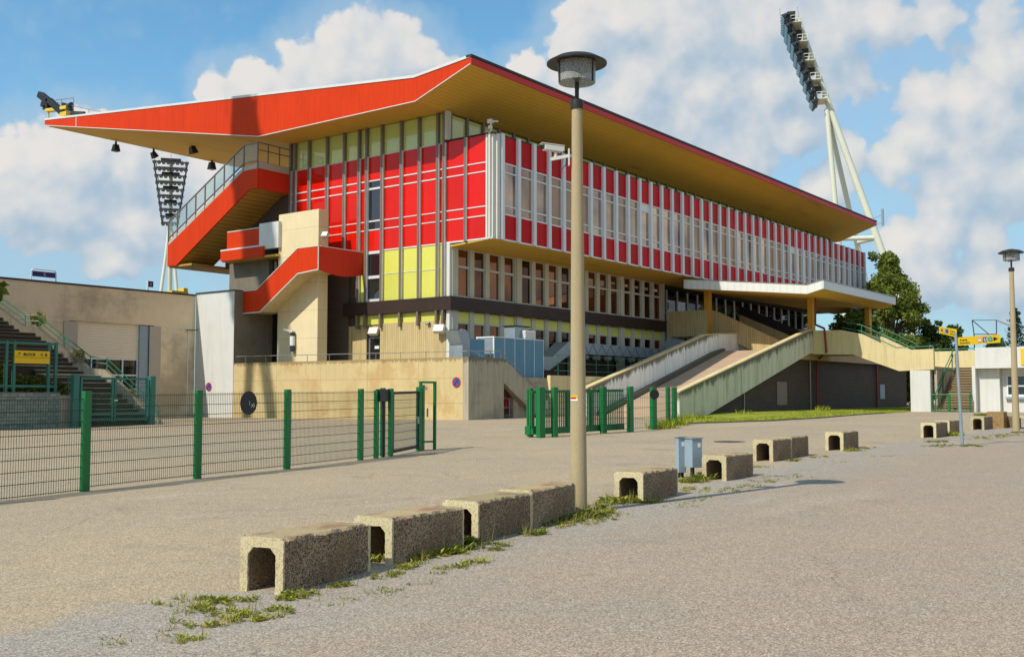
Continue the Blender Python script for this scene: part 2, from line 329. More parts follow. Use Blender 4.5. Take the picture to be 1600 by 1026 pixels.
# ------------------------------------------------------------------ mesh helpers
ORG = {}
class MB:
    def __init__(s): s.v = []; s.f = []
    def box(s, x0, x1, y0, y1, z0, z1):
        s.hexa([(x0, y0, z0), (x1, y0, z0), (x1, y1, z0), (x0, y1, z0), (x0, y0, z1), (x1, y0, z1), (x1, y1, z1), (x0, y1, z1)]); return s
    def hexa(s, p):
        b = len(s.v); s.v += [tuple(map(float, q)) for q in p]
        s.f += [tuple(b + i for i in q) for q in ((3, 2, 1, 0), (4, 5, 6, 7), (0, 1, 5, 4), (1, 2, 6, 5), (2, 3, 7, 6), (3, 0, 4, 7))]; return s
    def obox(s, c, ax, ay, az, dx, dy, dz):
        c = np.array(c, float); ax, ay, az = [np.array(a, float) / np.linalg.norm(a) for a in (ax, ay, az)]
        P = []
        for k in (-1, 1):
            for i, j in ((-1, -1), (1, -1), (1, 1), (-1, 1)): P.append(c + ax * i * dx / 2 + ay * j * dy / 2 + az * k * dz / 2)
        return s.hexa(P)
    def bar(s, p, q, w, h, up=(0, 0, 1)):
        p = np.array(p, float); q = np.array(q, float); d = q - p; L = np.linalg.norm(d); u = np.array(up, float)
        sd = np.cross(d, u); u2 = np.cross(sd, d); return s.obox((p + q) / 2, d, sd, u2, L, w, h)
    def prism(s, poly, vec):
        b = len(s.v); n = len(poly); vec = np.array(vec, float)
        s.v += [tuple(map(float, p)) for p in poly] + [tuple(np.array(p, float) + vec) for p in poly]
        s.f.append(tuple(range(b, b + n))); s.f.append(tuple(range(b + 2 * n - 1, b + n - 1, -1)))
        for i in range(n): j = (i + 1) % n; s.f.append((b + i, b + j, b + n + j, b + n + i))
        return s
    def tube(s, p, q, r, r2=None, n=8, cap=True):
        p = np.array(p, float); q = np.array(q, float); r2 = r if r2 is None else r2
        d = (q - p) / np.linalg.norm(q - p); a = np.array([0, 0, 1.]) if abs(d[2]) < .9 else np.array([1., 0, 0])
        u = np.cross(d, a); u /= np.linalg.norm(u); w = np.cross(d, u); b = len(s.v)
        for c, rr in ((p, r), (q, r2)):
            for i in range(n): t = 2 * math.pi * i / n; s.v.append(tuple(c + rr * (math.cos(t) * u + math.sin(t) * w)))
        for i in range(n): j = (i + 1) % n; s.f.append((b + i, b + j, b + n + j, b + n + i))
        if cap: s.f.append(tuple(range(b + n - 1, b - 1, -1))); s.f.append(tuple(range(b + n, b + 2 * n)))
        return s
    def path(s, pts, r, n=6):
        for a, b in zip(pts[:-1], pts[1:]): s.tube(a, b, r, n=n)
        return s
    def lathe(s, prof, c, n=24):
        b = len(s.v); m = len(prof)
        for r, z in prof:
            for i in range(n): t = 2 * math.pi * i / n; s.v.append((c[0] + r * math.cos(t), c[1] + r * math.sin(t), c[2] + z))
        for k in range(m - 1):
            for i in range(n): j = (i + 1) % n; s.f.append((b + k * n + i, b + k * n + j, b + (k + 1) * n + j, b + (k + 1) * n + i))
        s.f.append(tuple(range(b + n - 1, b - 1, -1))); s.f.append(tuple(range(b + (m - 1) * n, b + m * n))); return s
    def disc(s, c, nrm, r, t, n=24):
        c = np.array(c, float); nrm = np.array(nrm, float) / np.linalg.norm(nrm); return s.tube(c - nrm * t / 2, c + nrm * t / 2, r, n=n)
    def quad(s, p): b = len(s.v); s.v += [tuple(map(float, q)) for q in p]; s.f.append(tuple(range(b, b + len(p)))); return s
    def text(s, body, size, o, right, up, depth=.01, bold=0.0):
        cu = bpy.data.curves.new('t', 'FONT'); cu.body = body; cu.size = size; cu.extrude = depth / 2; cu.offset = bold
        ob = bpy.data.objects.new('t', cu); COL.objects.link(ob)
        bpy.context.view_layer.update(); me = ob.evaluated_get(bpy.context.evaluated_depsgraph_get()).to_mesh()
        r = np.array(right, float); r /= np.linalg.norm(r); u = np.array(up, float); u /= np.linalg.norm(u); w = np.cross(r, u); b = len(s.v)
        for v in me.vertices: s.v.append(tuple(np.array(o, float) + r * v.co.x + u * v.co.y + w * v.co.z))
        for p in me.polygons: s.f.append(tuple(b + i for i in p.vertices))
        bpy.data.objects.remove(ob); bpy.data.curves.remove(cu); return s
    def build(s, name, mat, parent=None, smooth=False, bevel=0., recalc=True, org=None):
        o3 = np.array(ORG[parent.name]) if parent is not None else np.array(org if org is not None else (0, 0, 0), float)
        me = bpy.data.meshes.new(name); me.from_pydata([tuple(np.array(v) - o3) for v in s.v], [], s.f)
        if recalc or smooth:
            bm = bmesh.new(); bm.from_mesh(me)
            if recalc: bmesh.ops.recalc_face_normals(bm, faces=bm.faces)
            if smooth:
                for f in bm.faces: f.smooth = True
                for e in bm.edges: e.smooth = not (len(e.link_faces) == 2 and e.calc_face_angle(0) > .7)
            bm.to_mesh(me); bm.free()
        me.materials.append(MATS[mat]); ob = bpy.data.objects.new(name, me); COL.objects.link(ob)
        if parent is not None: ob.parent = parent; ORG[ob.name] = tuple(o3)
        else: ob.location = tuple(o3); ORG[ob.name] = tuple(o3)
        if bevel:
            b = ob.modifiers.new('bevel', 'BEVEL'); b.width = bevel; b.segments = 2; b.limit_method = 'ANGLE'
        return ob
def tag(o, label=None, cat=None, group=None, kind=None):
    for k, v in (('label', label), ('category', cat), ('group', group), ('kind', kind)):
        if v: o[k] = v
    return o
def thing(name, label, cat, loc=(0, 0, 0), group=None):
    o = bpy.data.objects.new(name, None); COL.objects.link(o); o.location = tuple(map(float, loc)); o.empty_display_size = .3
    ORG[o.name] = tuple(map(float, loc)); return tag(o, label, cat, group)
def copy_tree(o, parent=None):
    c = o.copy(); COL.objects.link(c)
    if parent is not None: c.parent = parent
    for ch in [q for q in bpy.data.objects if q.parent == o]: copy_tree(ch, c)
    return c
B = lambda *a: MB().box(*a)

# ------------------------------------------------------------------ setting
def grid_sheet(name, xs, ys, mat, dz=0., fn=None):
    m = MB(); nx, ny = len(xs), len(ys)
    for y in ys:
        for x in xs: m.v.append((x, y, gz(x, y) + dz))
    for j in range(ny - 1):
        for i in range(nx - 1): a = j * nx + i; m.f.append((a, a + 1, a + nx + 1, a + nx))
    return tag(m.build(name, mat, recalc=False), kind='structure')
def span(a, b, n): return list(np.linspace(a, b, n))
xs = [-3000, -1200, -500, -200, -100] + span(-60, 140, 81) + [180, 260, 500, 1200, 3000]
grid_sheet('ground', xs, [-3000, -1200, -500, -200, -100] + span(-60, 120, 73) + [160, 260, 500, 1200, 3000], 'plaza_asphalt')
# road: everything beyond the block line, slightly wavy near edge, a sheet 4 mm above the plaza
m = MB(); N = 170
for i in range(N):
    x = -20 + i * (150 / (N - 1))
    e = 7.35 + .075 * max(0, x - 5) + .12 * math.sin(x * .9) + .07 * math.sin(x * 2.3 + 1) + .04 * math.sin(x * 5.1)
    e = 6.9 + .09 * min(x, 26) + 1.1 + .1 * math.sin(x * .8)
    for k in range(30):
        y = e + (63.3 - e) * (k / 29.) ** 1.6
        m.v.append((x, y, gz(x, y) + (.006 if k else -.003)))
for i in range(N - 1):
    for k in range(29): a = i * 30 + k; m.f.append((a, a + 30, a + 31, a + 1))
tag(m.build('road', 'road_asphalt', recalc=False), kind='structure')
# grass verge in front of the dark brick wall
KS = 1.405                                        # the ramp, bridge and kiosk group stands this much farther out than first surveyed
vx = [44, 46, 50, 56, 62, 70, 76, 86, 110]; front = [23.6, 22.6, 21.4, 21.7, 22.4, 22.9, 23.4, 24.5, 26]
def vf(x): return float(np.interp(x, vx, front))
def vu(x): return float(np.interp(x, [44, 60, 61], [24.0, 32.3, 32.75]))
VX0, VX1 = 44.0, 111.0
m = MB(); N = 90
for i in range(N):
    x = VX0 + i * ((VX1 - VX0) / (N - 1)); f = vf(x) + .16 * math.sin(x * 1.3) + .07 * math.sin(x * 3.1)
    for k in range(4): y = f + (vu(x) - f) * k / 3; m.v.append((x, y, gz(x, y) + .03 + .02 * k))
for i in range(N - 1):
    for k in range(3): a = i * 4 + k; m.f.append((a, a + 4, a + 5, a + 1))
tag(m.build('grass_verge', 'turf', recalc=False), kind='structure')
m = MB()
for i in range(N - 1):
    x0 = VX0 + i * ((VX1 - VX0) / (N - 1)); x1 = VX0 + (i + 1) * ((VX1 - VX0) / (N - 1)); g0 = vf(x0) - .02; g1 = vf(x1) - .02
    if x0 > 74: break
    m.hexa([(x0, g0 - .14, gz(x0, g0) - .05), (x1, g1 - .14, gz(x1, g1) - .05), (x1, g1, gz(x1, g1) - .05), (x0, g0, gz(x0, g0) - .05),
            (x0, g0 - .14, gz(x0, g0) + .07), (x1, g1 - .14, gz(x1, g1) + .07), (x1, g1, gz(x1, g1) + .07), (x0, g0, gz(x0, g0) + .07)])
tag(m.build('kerb', 'kerb_edge'), kind='structure')
def blades(m, x, y, z, n, h, spread, rng, wid=.02):
    for _ in range(n):
        a = rng.uniform(0, 6.283); r = spread * math.sqrt(rng.random()); bx = x + r * math.cos(a); by = y + r * math.sin(a)
        a2 = rng.uniform(0, 6.283); l = h * rng.uniform(.5, 1.2); t = rng.uniform(.2, .9) * l
        px, py = -math.sin(a2) * wid, math.cos(a2) * wid
        m.quad([(bx - px, by - py, z), (bx + px, by + py, z), (bx + t * math.cos(a2), by + t * math.sin(a2), z + l)])
rng = random.Random(3)
m = MB()
for _ in range(7000):
    x = rng.uniform(44.2, 108); y = rng.uniform(vf(x) + .05, max(vf(x) + .2, vu(x) - .2)); blades(m, x, y, gz(x, y) + .04, 2, .08, .2, rng, .025)
for px, py, h, n in ((1078, 658, .8, 40), (1068, 660, .6, 40), (1040, 668, .45, 50), (1030, 670, .4, 40), (1095, 655, .5, 40), (1285, 643, .6, 60), (1165, 648, .5, 30), (1055, 664, .5, 50), (1100, 653, .4, 40)):
    g = onY(px, py, 30.2) if px > 1063 else gp(px, py); blades(m, g[0], g[1], gz(g[0], g[1]), n * 2, h * (.75 if px > 1063 else .9), .6, rng, .03)
tag(m.build('grass', 'leaf_grass', recalc=False), 'short yellow green grass on the verge before the dark brick wall', 'grass', kind='stuff')

# ------------------------------------------------------------------ grandstand
gs = thing('grandstand', 'long orange and red clad grandstand building with a huge cantilever roof', 'grandstand', (52, 43.75, .3))
XF, YC, YB, XE = 52.0, 43.75, 40.26, 122.6
# masonry body
B(XF + .3, XE, YC + .6, 59.0, 11.45, 20.0).build('inner_wall', 'dark_wall', gs); B(XF + .3, 80.4, YC + .6, 59.0, -1, 11.44).build('inner_wall', 'dark_wall', gs)
B(XF + .25, XE - .1, YB + .3, YC + .3, 11.75, 18.15).build('upper_box', 'door_dark', gs)
# gable end : module lines
gy = [58.95, 58.46, 56.96, 55.1, 53.36, 51.91, 51.17, 49.71, 47.94, 46.33, 44.71, 44.17]
rows = [(11.62, 13.02, 'red_panel'), (13.08, 13.62, 'red_panel'), (13.68, 15.84, 'red_panel'), (15.9, 16.42, 'red_panel'), (16.48, 18.14, 'red_panel'), (18.2, 20.15, 'green_panel')]
def gable(y0, y1, zr): return B(XF, XF + .12, y0 + .02, y1 - .02, zr[0], zr[1])
for i in range(len(gy) - 1):
    y1, y0 = gy[i], gy[i + 1]
    win = abs(y0 - 49.71) < .01
    for z0, z1, mt in rows:
        if win and 13.05 < z0 < 16: continue
        B(XF, XF + .12, y0 + .02, y1 - .02, z0, z1).build('gable_panel' if mt == 'red_panel' else 'clerestory_panel', mt, gs)
    if win:
        w = MB(); w.box(XF - .02, XF + .14, y0 + .02, y1 - .02, 15.85, 15.98); w.box(XF - .02, XF + .14, y0 + .02, y1 - .02, 13.6, 13.72); w.box(XF - .02, XF + .14, y0 + .02, y1 - .02, 13.0, 13.1)
        w.box(XF - .015, XF + .13, y0 + .02, y0 + .1, 13.02, 16.45); w.box(XF - .015, XF + .13, y1 - .1, y1 - .02, 13.02, 16.45)
        wf = w.build('window', 'white_trim', gs); p = MB()
        for z0, z1 in ((13.1, 13.6), (13.72, 15.85), (15.98, 16.42)): p.box(XF + .03, XF + .1, y0 + .1, y1 - .1, z0, z1)
        p.build('pane', 'window_dark', wf)
        w = MB()
        for z in (8.1, 9.7, 11.4): w.box(XF - .02, XF + .14, y0 + .02, y1 - .02, z, z + .2)
        w.box(XF - .015, XF + .13, y0 + .02, y0 + .1, 8.2, 11.5)
        wf = w.build('window', 'white_trim', gs); p = MB()
        for z0, z1 in ((8.3, 9.7), (9.9, 11.4)): p.box(XF + .03, XF + .1, y0 + .1, y1 - .02, z0, z1)
        p.build('pane', 'window_dark', wf)
    elif y1 < 49.8:
        lp = MB(); lp.box(XF, XF + .12, y0 + .02, y1 - .02, 8.12, 9.93); lp.build('lime_panel', 'lime_panel', gs); B(XF, XF + .12, y0 + .02, y1 - .02, 9.97, 11.56).build('lime_panel', 'lime_panel', gs)
    if y1 < 52:
        B(XF, XF + .1, y0 + .02, y1 - .02, 6.55, 7.2).build('lime_panel', 'lime_panel', gs)
B(XF, XF + .12, 51.2, 51.88, 8.1, 11.55).build('lime_panel', 'lime_panel', gs)
t = MB()
for z in (13.02, 13.62, 15.84, 16.42):
    t.box(XF - .04, XF + .1, 44.17, 58.9, z, z + .06 + (.02 if z > 15 else 0))
    t.box(XF - .04, XF + .1, 40.75, 44.1, z, z + .07)
t.box(XF - .03, XF + .1, 44.17, 58.9, 18.13, 18.2)
t.box(XF - .05, XF + .1, YB, 44.1, 11.54, 11.64); t.box(XF - .05, XF + .12, 44.17, 49.7, 11.54, 11.62); t.box(XF - .03, XF + .1, 44.2, 49.7, 9.93, 9.97)
t.build('transom_rail', 'white_trim', gs)
for y in gy:
    lo = 11.5 if y > 53 else 8.1
    mm = MB(); mm.box(XF - .24, XF + .14, y - .085, y + .085, lo, 20.16)
    if 43 < y < 52: mm.box(XF - .3, XF + .14, y - .08, y + .08, 6.3, 7.22)
    mo = mm.build('gable_mullion', 'mullion_metal', gs)
    for e in (-.1, .1): MB().box(XF - .2, XF - .04, y + e - .014, y + e + .014, lo, 18.15).build('cover_strip', 'white_trim', mo)
# bay return (left end of the projecting box)
for y0, y1 in ((42.45, 44.05), (40.8, 42.33)):
    for z0, z1, mt in rows[:4] + [(16.49, 18.22, 0)]: B(XF, XF + .14, y0, y1, z0, z1).build('gable_panel', 'red_panel', gs)
mo = B(XF - .22, XF + .12, 42.32, 42.46, 11.55, 18.24).build('gable_mullion', 'mullion_metal', gs)
for e in (42.305, 42.475): B(XF - .18, XF - .04, e - .014, e + .014, 11.55, 18.24).build('cover_strip', 'white_trim', mo)
c = MB(); c.box(XF - .06, XF + .12, 40.66, 40.8, 11.56, 18.3); c.box(XF - .1, XF + .3, 40.42, 40.56, 11.56, 18.3); c.box(XF + .02, XF + .3, 40.56, 40.66, 11.56, 18.3)
c.box(XF + .05, XF + .4, 40.3, 40.42, 11.56, 18.3); c.box(XF + .32, XF + .62, YB - .1, 40.32, 11.56, 18.28); c.build('corner_post', 'white_paint', gs, bevel=.01)
t = MB(); t.box(XF - .08, XE, YB - .02, YC + .3, 18.24, 18.32); t.build('bay_coping', 'cap_black', gs)
# long front of the projecting box : 40 modules
NM = 40; W = (122.5 - 52.85) / NM
for i in range(NM):
    x0 = 52.85 + i * W; a, b = x0 + .15, x0 + W - .15
    B(a, b, YB, YB + .12, 11.68, 13.2).build('lower_spandrel', 'crimson_panel', gs)
    B(a, b, YB, YB + .12, 16.55, 18.24).build('upper_spandrel', 'crimson_panel', gs)
    w = MB()
    for z in (13.2, 13.74, 15.88, 16.47): w.box(a, b, YB - .03, YB + .1, z, z + .09)
    w.box(a, a + .05, YB - .025, YB + .1, 13.22, 16.5); w.box(b - .05, b, YB - .025, YB + .1, 13.22, 16.5)
    wf = w.build('window', 'pale_mullion', gs)
    p = MB()
    tl = random.uniform(-.012, .012)
    for z0, z1 in ((13.29, 13.74), (13.83, 15.88), (15.97, 16.47)):
        t1 = random.uniform(-.01, .01)
        p.hexa([(a, YB + .03 + tl, z0), (b, YB + .03 - tl, z0), (b, YB + .1, z0), (a, YB + .1, z0), (a, YB + .03 + tl + t1, z1), (b, YB + .03 - tl + t1, z1), (b, YB + .1, z1), (a, YB + .1, z1)])
    p.build('pane', 'bronze_glass', wf)
    if i in (10, 27): B(a + .04, b - .04, YB + .005, YB + .03, 15.98, 16.46).build('notice', 'sign_white', gs)
for i in range(NM + 1):
    x0 = 52.85 + i * W; mm = MB(); mm.box(x0 - .15, x0 + .15, YB - .2, YB + .14, 11.56, 18.34)
    mm.build('front_mullion', 'pale_mullion', gs, bevel=.012)
B(52.5, XE, YB - .02, YB + .1, 11.56, 11.66).build('sill_rail', 'pale_mullion', gs)
B(XE - .02, XE + .1, YB - .1, YC, 11.56, 18.3).build('end_panel', 'white_paint', gs)
m = MB(); m.prism([(XF - .02, YB + .02, 11.54), (XF - .02, YC + .1, 11.3), (XF - .02, YC + .1, 11.42), (XF - .02, YB + .02, 11.6)], (XE - XF, 0, 0)); m.build('bay_soffit', 'soffit_boards', gs)
# clerestory along the front, set back
for i in range(NM + 1):
    x0 = 52.3 + i * W
    B(x0 - .12, x0 + .12, 43.95, 44.25, 18.3, 20.2).build('clerestory_post', 'mullion_metal', gs)
    if i < NM: B(x0 + .12, x0 + W - .12, 44.1, 44.2, 18.35, 20.1).build('clerestory_light', 'green_panel', gs)
c = MB(); c.box(XF - .32, XF + .1, 43.78, 43.98, 18.3, 20.2); c.box(XF - .1, XF + .16, 43.98, 44.14, 18.3, 20.2); c.build('clerestory_corner', 'column_concrete', gs)
# lower front : four bays of four windows
for bay in range(4):
    X0 = 52.45 + bay * 7.02
    B(X0 - .3, X0 + .28, YC - .1, YC + .4, 3.0, 11.4).build('bay_column', 'column_concrete', gs, bevel=.02)
    for k in range(4):
        a = X0 + .4 + k * 1.66; b = a + 1.2
        B(b, b + .46 if k < 3 else X0 + 7.02 - .3, YC, YC + .4, 4.5, 11.35).build('pier', 'column_concrete', gs)
        w = MB()
        for z, h in ((8.12, .12), (10.05, .16), (11.26, .06)): w.box(a, b, YC + .06, YC + .3, z, z + h)
        for x in (a, b - .06): w.box(x, x + .06, YC + .08, YC + .3, 8.13, 11.3)
        wf = w.build('window', 'soft_frame', gs); p = MB(); p.box(a, b, YC + .18, YC + .26, 8.24, 10.05); p.box(a, b, YC + .18, YC + .26, 10.21, 11.26); p.build('pane', 'bronze_glass_dark', wf)
        B(a, b, YC + .08, YC + .2, 6.5, 7.2).build('lime_panel', 'lime_panel', gs)
        w = MB(); w.box(a, b, YC + .06, YC + .3, 6.4, 6.5); w.box(a, b, YC + .06, YC + .3, 5.02, 5.12); w.box(a, a + .06, YC + .08, YC + .3, 5.03, 6.45); w.box(b - .06, b, YC + .08, YC + .3, 5.03, 6.45); wf = w.build('window', 'soft_frame', gs)
        B(a, b, YC + .18, YC + .26, 5.12, 6.4).build('pane', 'bronze_glass_dark', wf)
m = MB(); m.box(80.25, 80.55, YC - .1, YC + .4, 3, 11.4); m.build('bay_column', 'column_concrete', gs)
c = MB(); c.box(XF - .08, XF + .18, 43.72, 43.98, 7.9, 11.56); c.box(XF - .02, XF + .14, 43.98, 44.2, 7.9, 11.56); c.box(XF - .08, XF + .18, 43.72, 43.98, 3.9, 7.25); c.build('corner_post', 'white_paint', gs)
B(XF - .28, 80.5, 43.45, 43.62, 7.22, 8.1).build('dark_band', 'brown_band', gs)
bn = MB(); bn.box(XF - .3, XF - .1, 43.44, 53.2, 7.22, 8.1); bn.build('dark_band', 'brown_band', gs)
# base of the gable : board marked concrete, door recess
B(XF - .06, XF + .14, 44.02, 49.85, 2.5, 6.58).build('base_wall', 'concrete_board', gs)
b2 = MB(); b2.box(XF + .1, XF + .2, 49.85, 53.0, 5.95, 6.52); b2.box(XF + .1, XF + .2, 51.3, 53.0, 2.5, 5.95); b2.build('base_wall', 'concrete_board', gs)
dr = B(XF + .18, XF + .26, 49.95, 51.1, 3.2, 5.6).build('door', 'door_dark', gs)
fr = MB(); fr.box(XF + .12, XF + .28, 50.95, 51.08, 3.2, 5.7); fr.box(XF + .12, XF + .28, 49.9, 50.95, 5.6, 5.7); fr.build('door_frame', 'steel', dr)
B(XF + .1, XF + .17, 50.1, 50.5, 4.9, 5.1).build('door_sign', 'sign_white', dr)
B(XF + .02, XF + .3, 53.0, 59.0, 2.5, 11.6).build('dark_gable_wall', 'dark_wall', gs)
# entrance front deep under the bay
B(80.6, XE, 48.0, 48.3, 4, 11.4).build('entrance_wall', 'dark_wall', gs)
for i in range(20):
    x0 = 81.2 + i * 2.05
    w = MB(); w.box(x0 - .12, x0 + .12, 46.0, 46.3, 6.5, 11.35); w.box(x0 + .1, x0 + 1.93, 46.05, 46.2, 9.2, 9.32); wf = w.build('entrance_window', 'pale_mullion', gs)
    B(x0 + .12, x0 + 1.93, 46.1, 46.18, 6.5, 11.3).build('pane', 'window_dark', wf)
# roof
XR0, XR1 = 48.9, 125.1
top = [(39.58, 22.16), (44.16, 21.72), (63.73, 23.57), (87.69, 25.85)]; bot = [(87.69, 25.41), (59.03, 20.17), (44.06, 20.2), (39.58, 21.76)]
roof = MB().prism([(XR0 + .06, y, z) for y, z in bot] + [(XR0 + .06, y, z) for y, z in top], (XR1 - XR0 - .06, 0, 0)).build('roof', 'soffit_boards', gs)
MB().prism([(XR0, y, z) for y, z in bot] + [(XR0, y, z - .02) for y, z in top], (.055, 0, 0)).build('orange_fascia', 'orange_cladding', roof)
cap = MB(); tr = MB()
for (y0, z0), (y1, z1) in zip(top[:-1], top[1:]): cap.prism([(XR0 - .05, y0, z0), (XR0 - .05, y1, z1), (XR0 - .05, y1, z1 + .17), (XR0 - .05, y0, z0 + .17)], (.6, 0, 0))
cap.build('roof_edge', 'white_trim', roof)
for (y0, z0), (y1, z1) in zip(bot[:-1], bot[1:]): tr.prism([(XR0 - .03, y0, z0 - .02), (XR0 - .03, y1, z1 - .02), (XR0 - .03, y1, z1 + .03), (XR0 - .03, y0, z0 + .03)], (.05, 0, 0))
tr.box(XR0 - .03, XR0 + .02, 82.62, 82.7, 24.5, 25.4); tr.build('drip_trim', 'white_trim', roof)
B(XR0 - .02, XR1, 39.5, 39.575, 21.74, 22.14).build('red_fascia', 'red_fascia', roof)
B(XR0 - .06, XR1 + .05, 39.46, 39.9, 22.17, 22.33).build('roof_edge', 'cap_black', roof)
m = MB(); m.box(XR0 + .4, XR1 - .1, 87.6, 87.76, 25.38, 25.9); m.build('roof_edge', 'white_trim', roof)
# stain strips under the eaves
# --- upper stair
XU = 48.81
us = MB().prism([(XU, y, z) for y, z in ((59.0, 17.86), (60.54, 17.86), (69.34, 13.19), (69.34, 11.62), (68.24, 11.6), (59.9, 16.44), (59.0, 16.44))], (.12, 0, 0)).build('upper_stair', 'orange_cladding', gs)
B(XU + .122, XF, 58.98, 59.1, 16.44, 17.9).build('stair_return', 'orange_return', us)
MB().prism([(XU + .12, y, z) for y, z in ((59.1, 16.46), (59.95, 16.46), (68.24, 11.66), (69.3, 11.66), (69.3, 12.9), (68.0, 12.9), (60.5, 17.2), (59.1, 17.2))], (3.1, 0, 0)).build('stair_flight', 'stair_boards', us)
B(XU + .02, XU + 3.2, 69.342, 69.45, 11.62, 13.2).build('stair_end', 'garage_trim', us)
B(XU + .12, 54.5, 66.5, 69.3, 11.5, 11.655).build('stair_landing', 'stair_boards', us)
B(XU + .12, XU + .2, 59.05, 69.2, 17.2, 17.3) if False else None
ct = MB()
def zst(y): return 17.86 if y < 60.54 else 17.86 - (y - 60.54) * (17.86 - 13.19) / (69.34 - 60.54)
ct.prism([(XU + .02, 59.0, 17.86), (XU + .02, 60.54, 17.86), (XU + .02, 69.34, 13.19), (XU + .02, 69.34, 13.45), (XU + .02, 60.54, 18.15), (XU + .02, 59.0, 18.2)], (.1, 0, 0)); ct.box(XU + .12, XF, 58.99, 59.09, 17.9, 18.4)
ct.build('stair_kerb', 'garage_trim', us)
rl = MB(); ys = [59.02, 60.54] + [60.54 + k * 1.1 for k in range(1, 9)]
for y in ys: rl.box(XU, XU + .09, y - .035, y + .035, zst(y), zst(y) + 1.9)
for dz in (.55, 1.86):
    rl.bar((XU + .045, 59.0, 17.86 + dz), (XU + .045, 60.54, 17.86 + dz), .08, .08); rl.bar((XU + .045, 60.54, 17.86 + dz), (XU + .045, 69.34, 13.19 + dz), .08, .08)
for x in (XU + 1.0, XU + 2.05, XF - .1): rl.box(x - .035, x + .035, 59.0, 59.08, 17.9, 19.75)
for z in (18.35, 19.2, 19.72): rl.box(XU, XF - .05, 59.0, 59.07, z, z + .07)
rr = rl.build('stair_railing', 'mullion_metal', us)
gl = MB()
for a, b in zip(ys[:-1], ys[1:]): gl.prism([(XU + .04, a + .04, zst(a) + .58), (XU + .04, b - .04, zst(b) + .58), (XU + .04, b - .04, zst(b) + 1.82), (XU + .04, a + .04, zst(a) + 1.82)], (.015, 0, 0))
gl.build('glass_screen', 'railing_glass', rr)
MB().prism([(51.95, y, z) for y, z in ((59.12, 11.6), (66.4, 11.6), (66.4, 12.75), (59.9, 16.55), (59.12, 16.55))], (.3, 0, 0)).build('stair_core_wall', 'dark_wall', gs)
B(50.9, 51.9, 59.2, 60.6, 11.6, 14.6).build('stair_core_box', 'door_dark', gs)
# --- concrete stair walls, middle landing
B(49.3, 50.2, 53.15, 57.2, 3.0, 14.4).build('stair_wall', 'concrete_smooth', gs, bevel=.02)
B(49.02, 49.3, 56.9, 58.95, 12.05, 13.9).build('landing_parapet', 'white_paint', gs)
lp = MB(); lp.box(49.1, 49.22, 58.96, 62.6, 12.3, 13.6); lp.build('middle_landing', 'orange_cladding', gs)
B(48.85, 49.0, 58.3, 63.0, 11.5, 12.24).build('middle_landing', 'orange_cladding', gs)
B(48.84, 49.12, 58.3, 63.02, 12.24, 12.34).build('landing_cap', 'white_trim', gs)
B(49.0, 52.0, 57.0, 63.0, 11.45, 11.6).build('landing_slab', 'soffit_boards', gs)
B(50.0, 51.5, 59.0, 63.4, 3, 11.45).build('stair_pillar', 'concrete_grey', gs)
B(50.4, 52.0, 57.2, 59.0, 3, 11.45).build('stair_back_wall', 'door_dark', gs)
B(50.02, 50.14, 58.3, 58.42, 9.0, 11.3).build('landing_post', 'garage_trim', gs)
MB().prism([(49.1, 58.9, 13.62), (49.1, 62.6, 13.62), (49.1, 62.6, 13.68), (49.1, 58.9, 13.68)], (.14, 0, 0)).build('landing_cap', 'white_trim', gs)
# --- lower stair
XS = 47.83
prof = [(51.56, 11.55), (53.58, 11.55), (57.69, 9.0), (59.12, 9.0), (59.12, 7.46), (57.36, 7.48), (53.54, 9.87), (51.56, 10.02)]
ls = MB().prism([(XS, y, z) for y, z in prof], (.12, 0, 0)).build('lower_stair', 'orange_cladding', gs)
nseg = 8; rp = MB()
topz = 11.55
for k in range(nseg):
    u0, u1 = k / nseg, (k + 1) / nseg; x0 = XS + .122 + u0 * (XF - XS - .13); x1 = XS + .122 + u1 * (XF - XS - .13)
    bz = lambda u: 10.0 - .28 * math.sin(u * math.pi) * .9 + .0 * u
    rp.hexa([(x0, 51.54, bz(u0)), (x1, 51.54, bz(u1)), (x1, 51.66, bz(u1)), (x0, 51.66, bz(u0)), (x0, 51.54, topz), (x1, 51.54, topz), (x1, 51.66, topz), (x0, 51.66, topz)])
rp.build('stair_return', 'orange_return', ls)
MB().prism([(XS + .12, y, z) for y, z in ((51.67, 10.05), (53.54, 9.92), (57.36, 7.52), (59.1, 7.5), (59.1, 8.2), (57.6, 8.2), (53.6, 10.7), (51.67, 10.7))], (2.2, 0, 0)).build('stair_flight', 'concrete_walk', ls)
cp = MB(); pts = prof[:4]
for (y0, z0), (y1, z1) in zip(pts[:-1], pts[1:]): cp.prism([(XS - .03, y0, z0), (XS - .03, y1, z1), (XS - .03, y1, z1 + .05), (XS - .03, y0, z0 + .05)], (.18, 0, 0))
cp.box(XS + .16, XF, 51.52, 51.7, 11.55, 11.61)
pts = prof[4:]
for (y0, z0), (y1, z1) in zip(pts[:-1], pts[1:]): cp.prism([(XS - .02, y0, z0 - .04), (XS - .02, y1, z1 - .04), (XS - .02, y1, z1 + .02), (XS - .02, y0, z0 + .02)], (.1, 0, 0))
cp.box(XS - .02, XS + .04, 51.53, 51.58, 10.0, 11.55)
cp.build('coping', 'white_trim', ls)

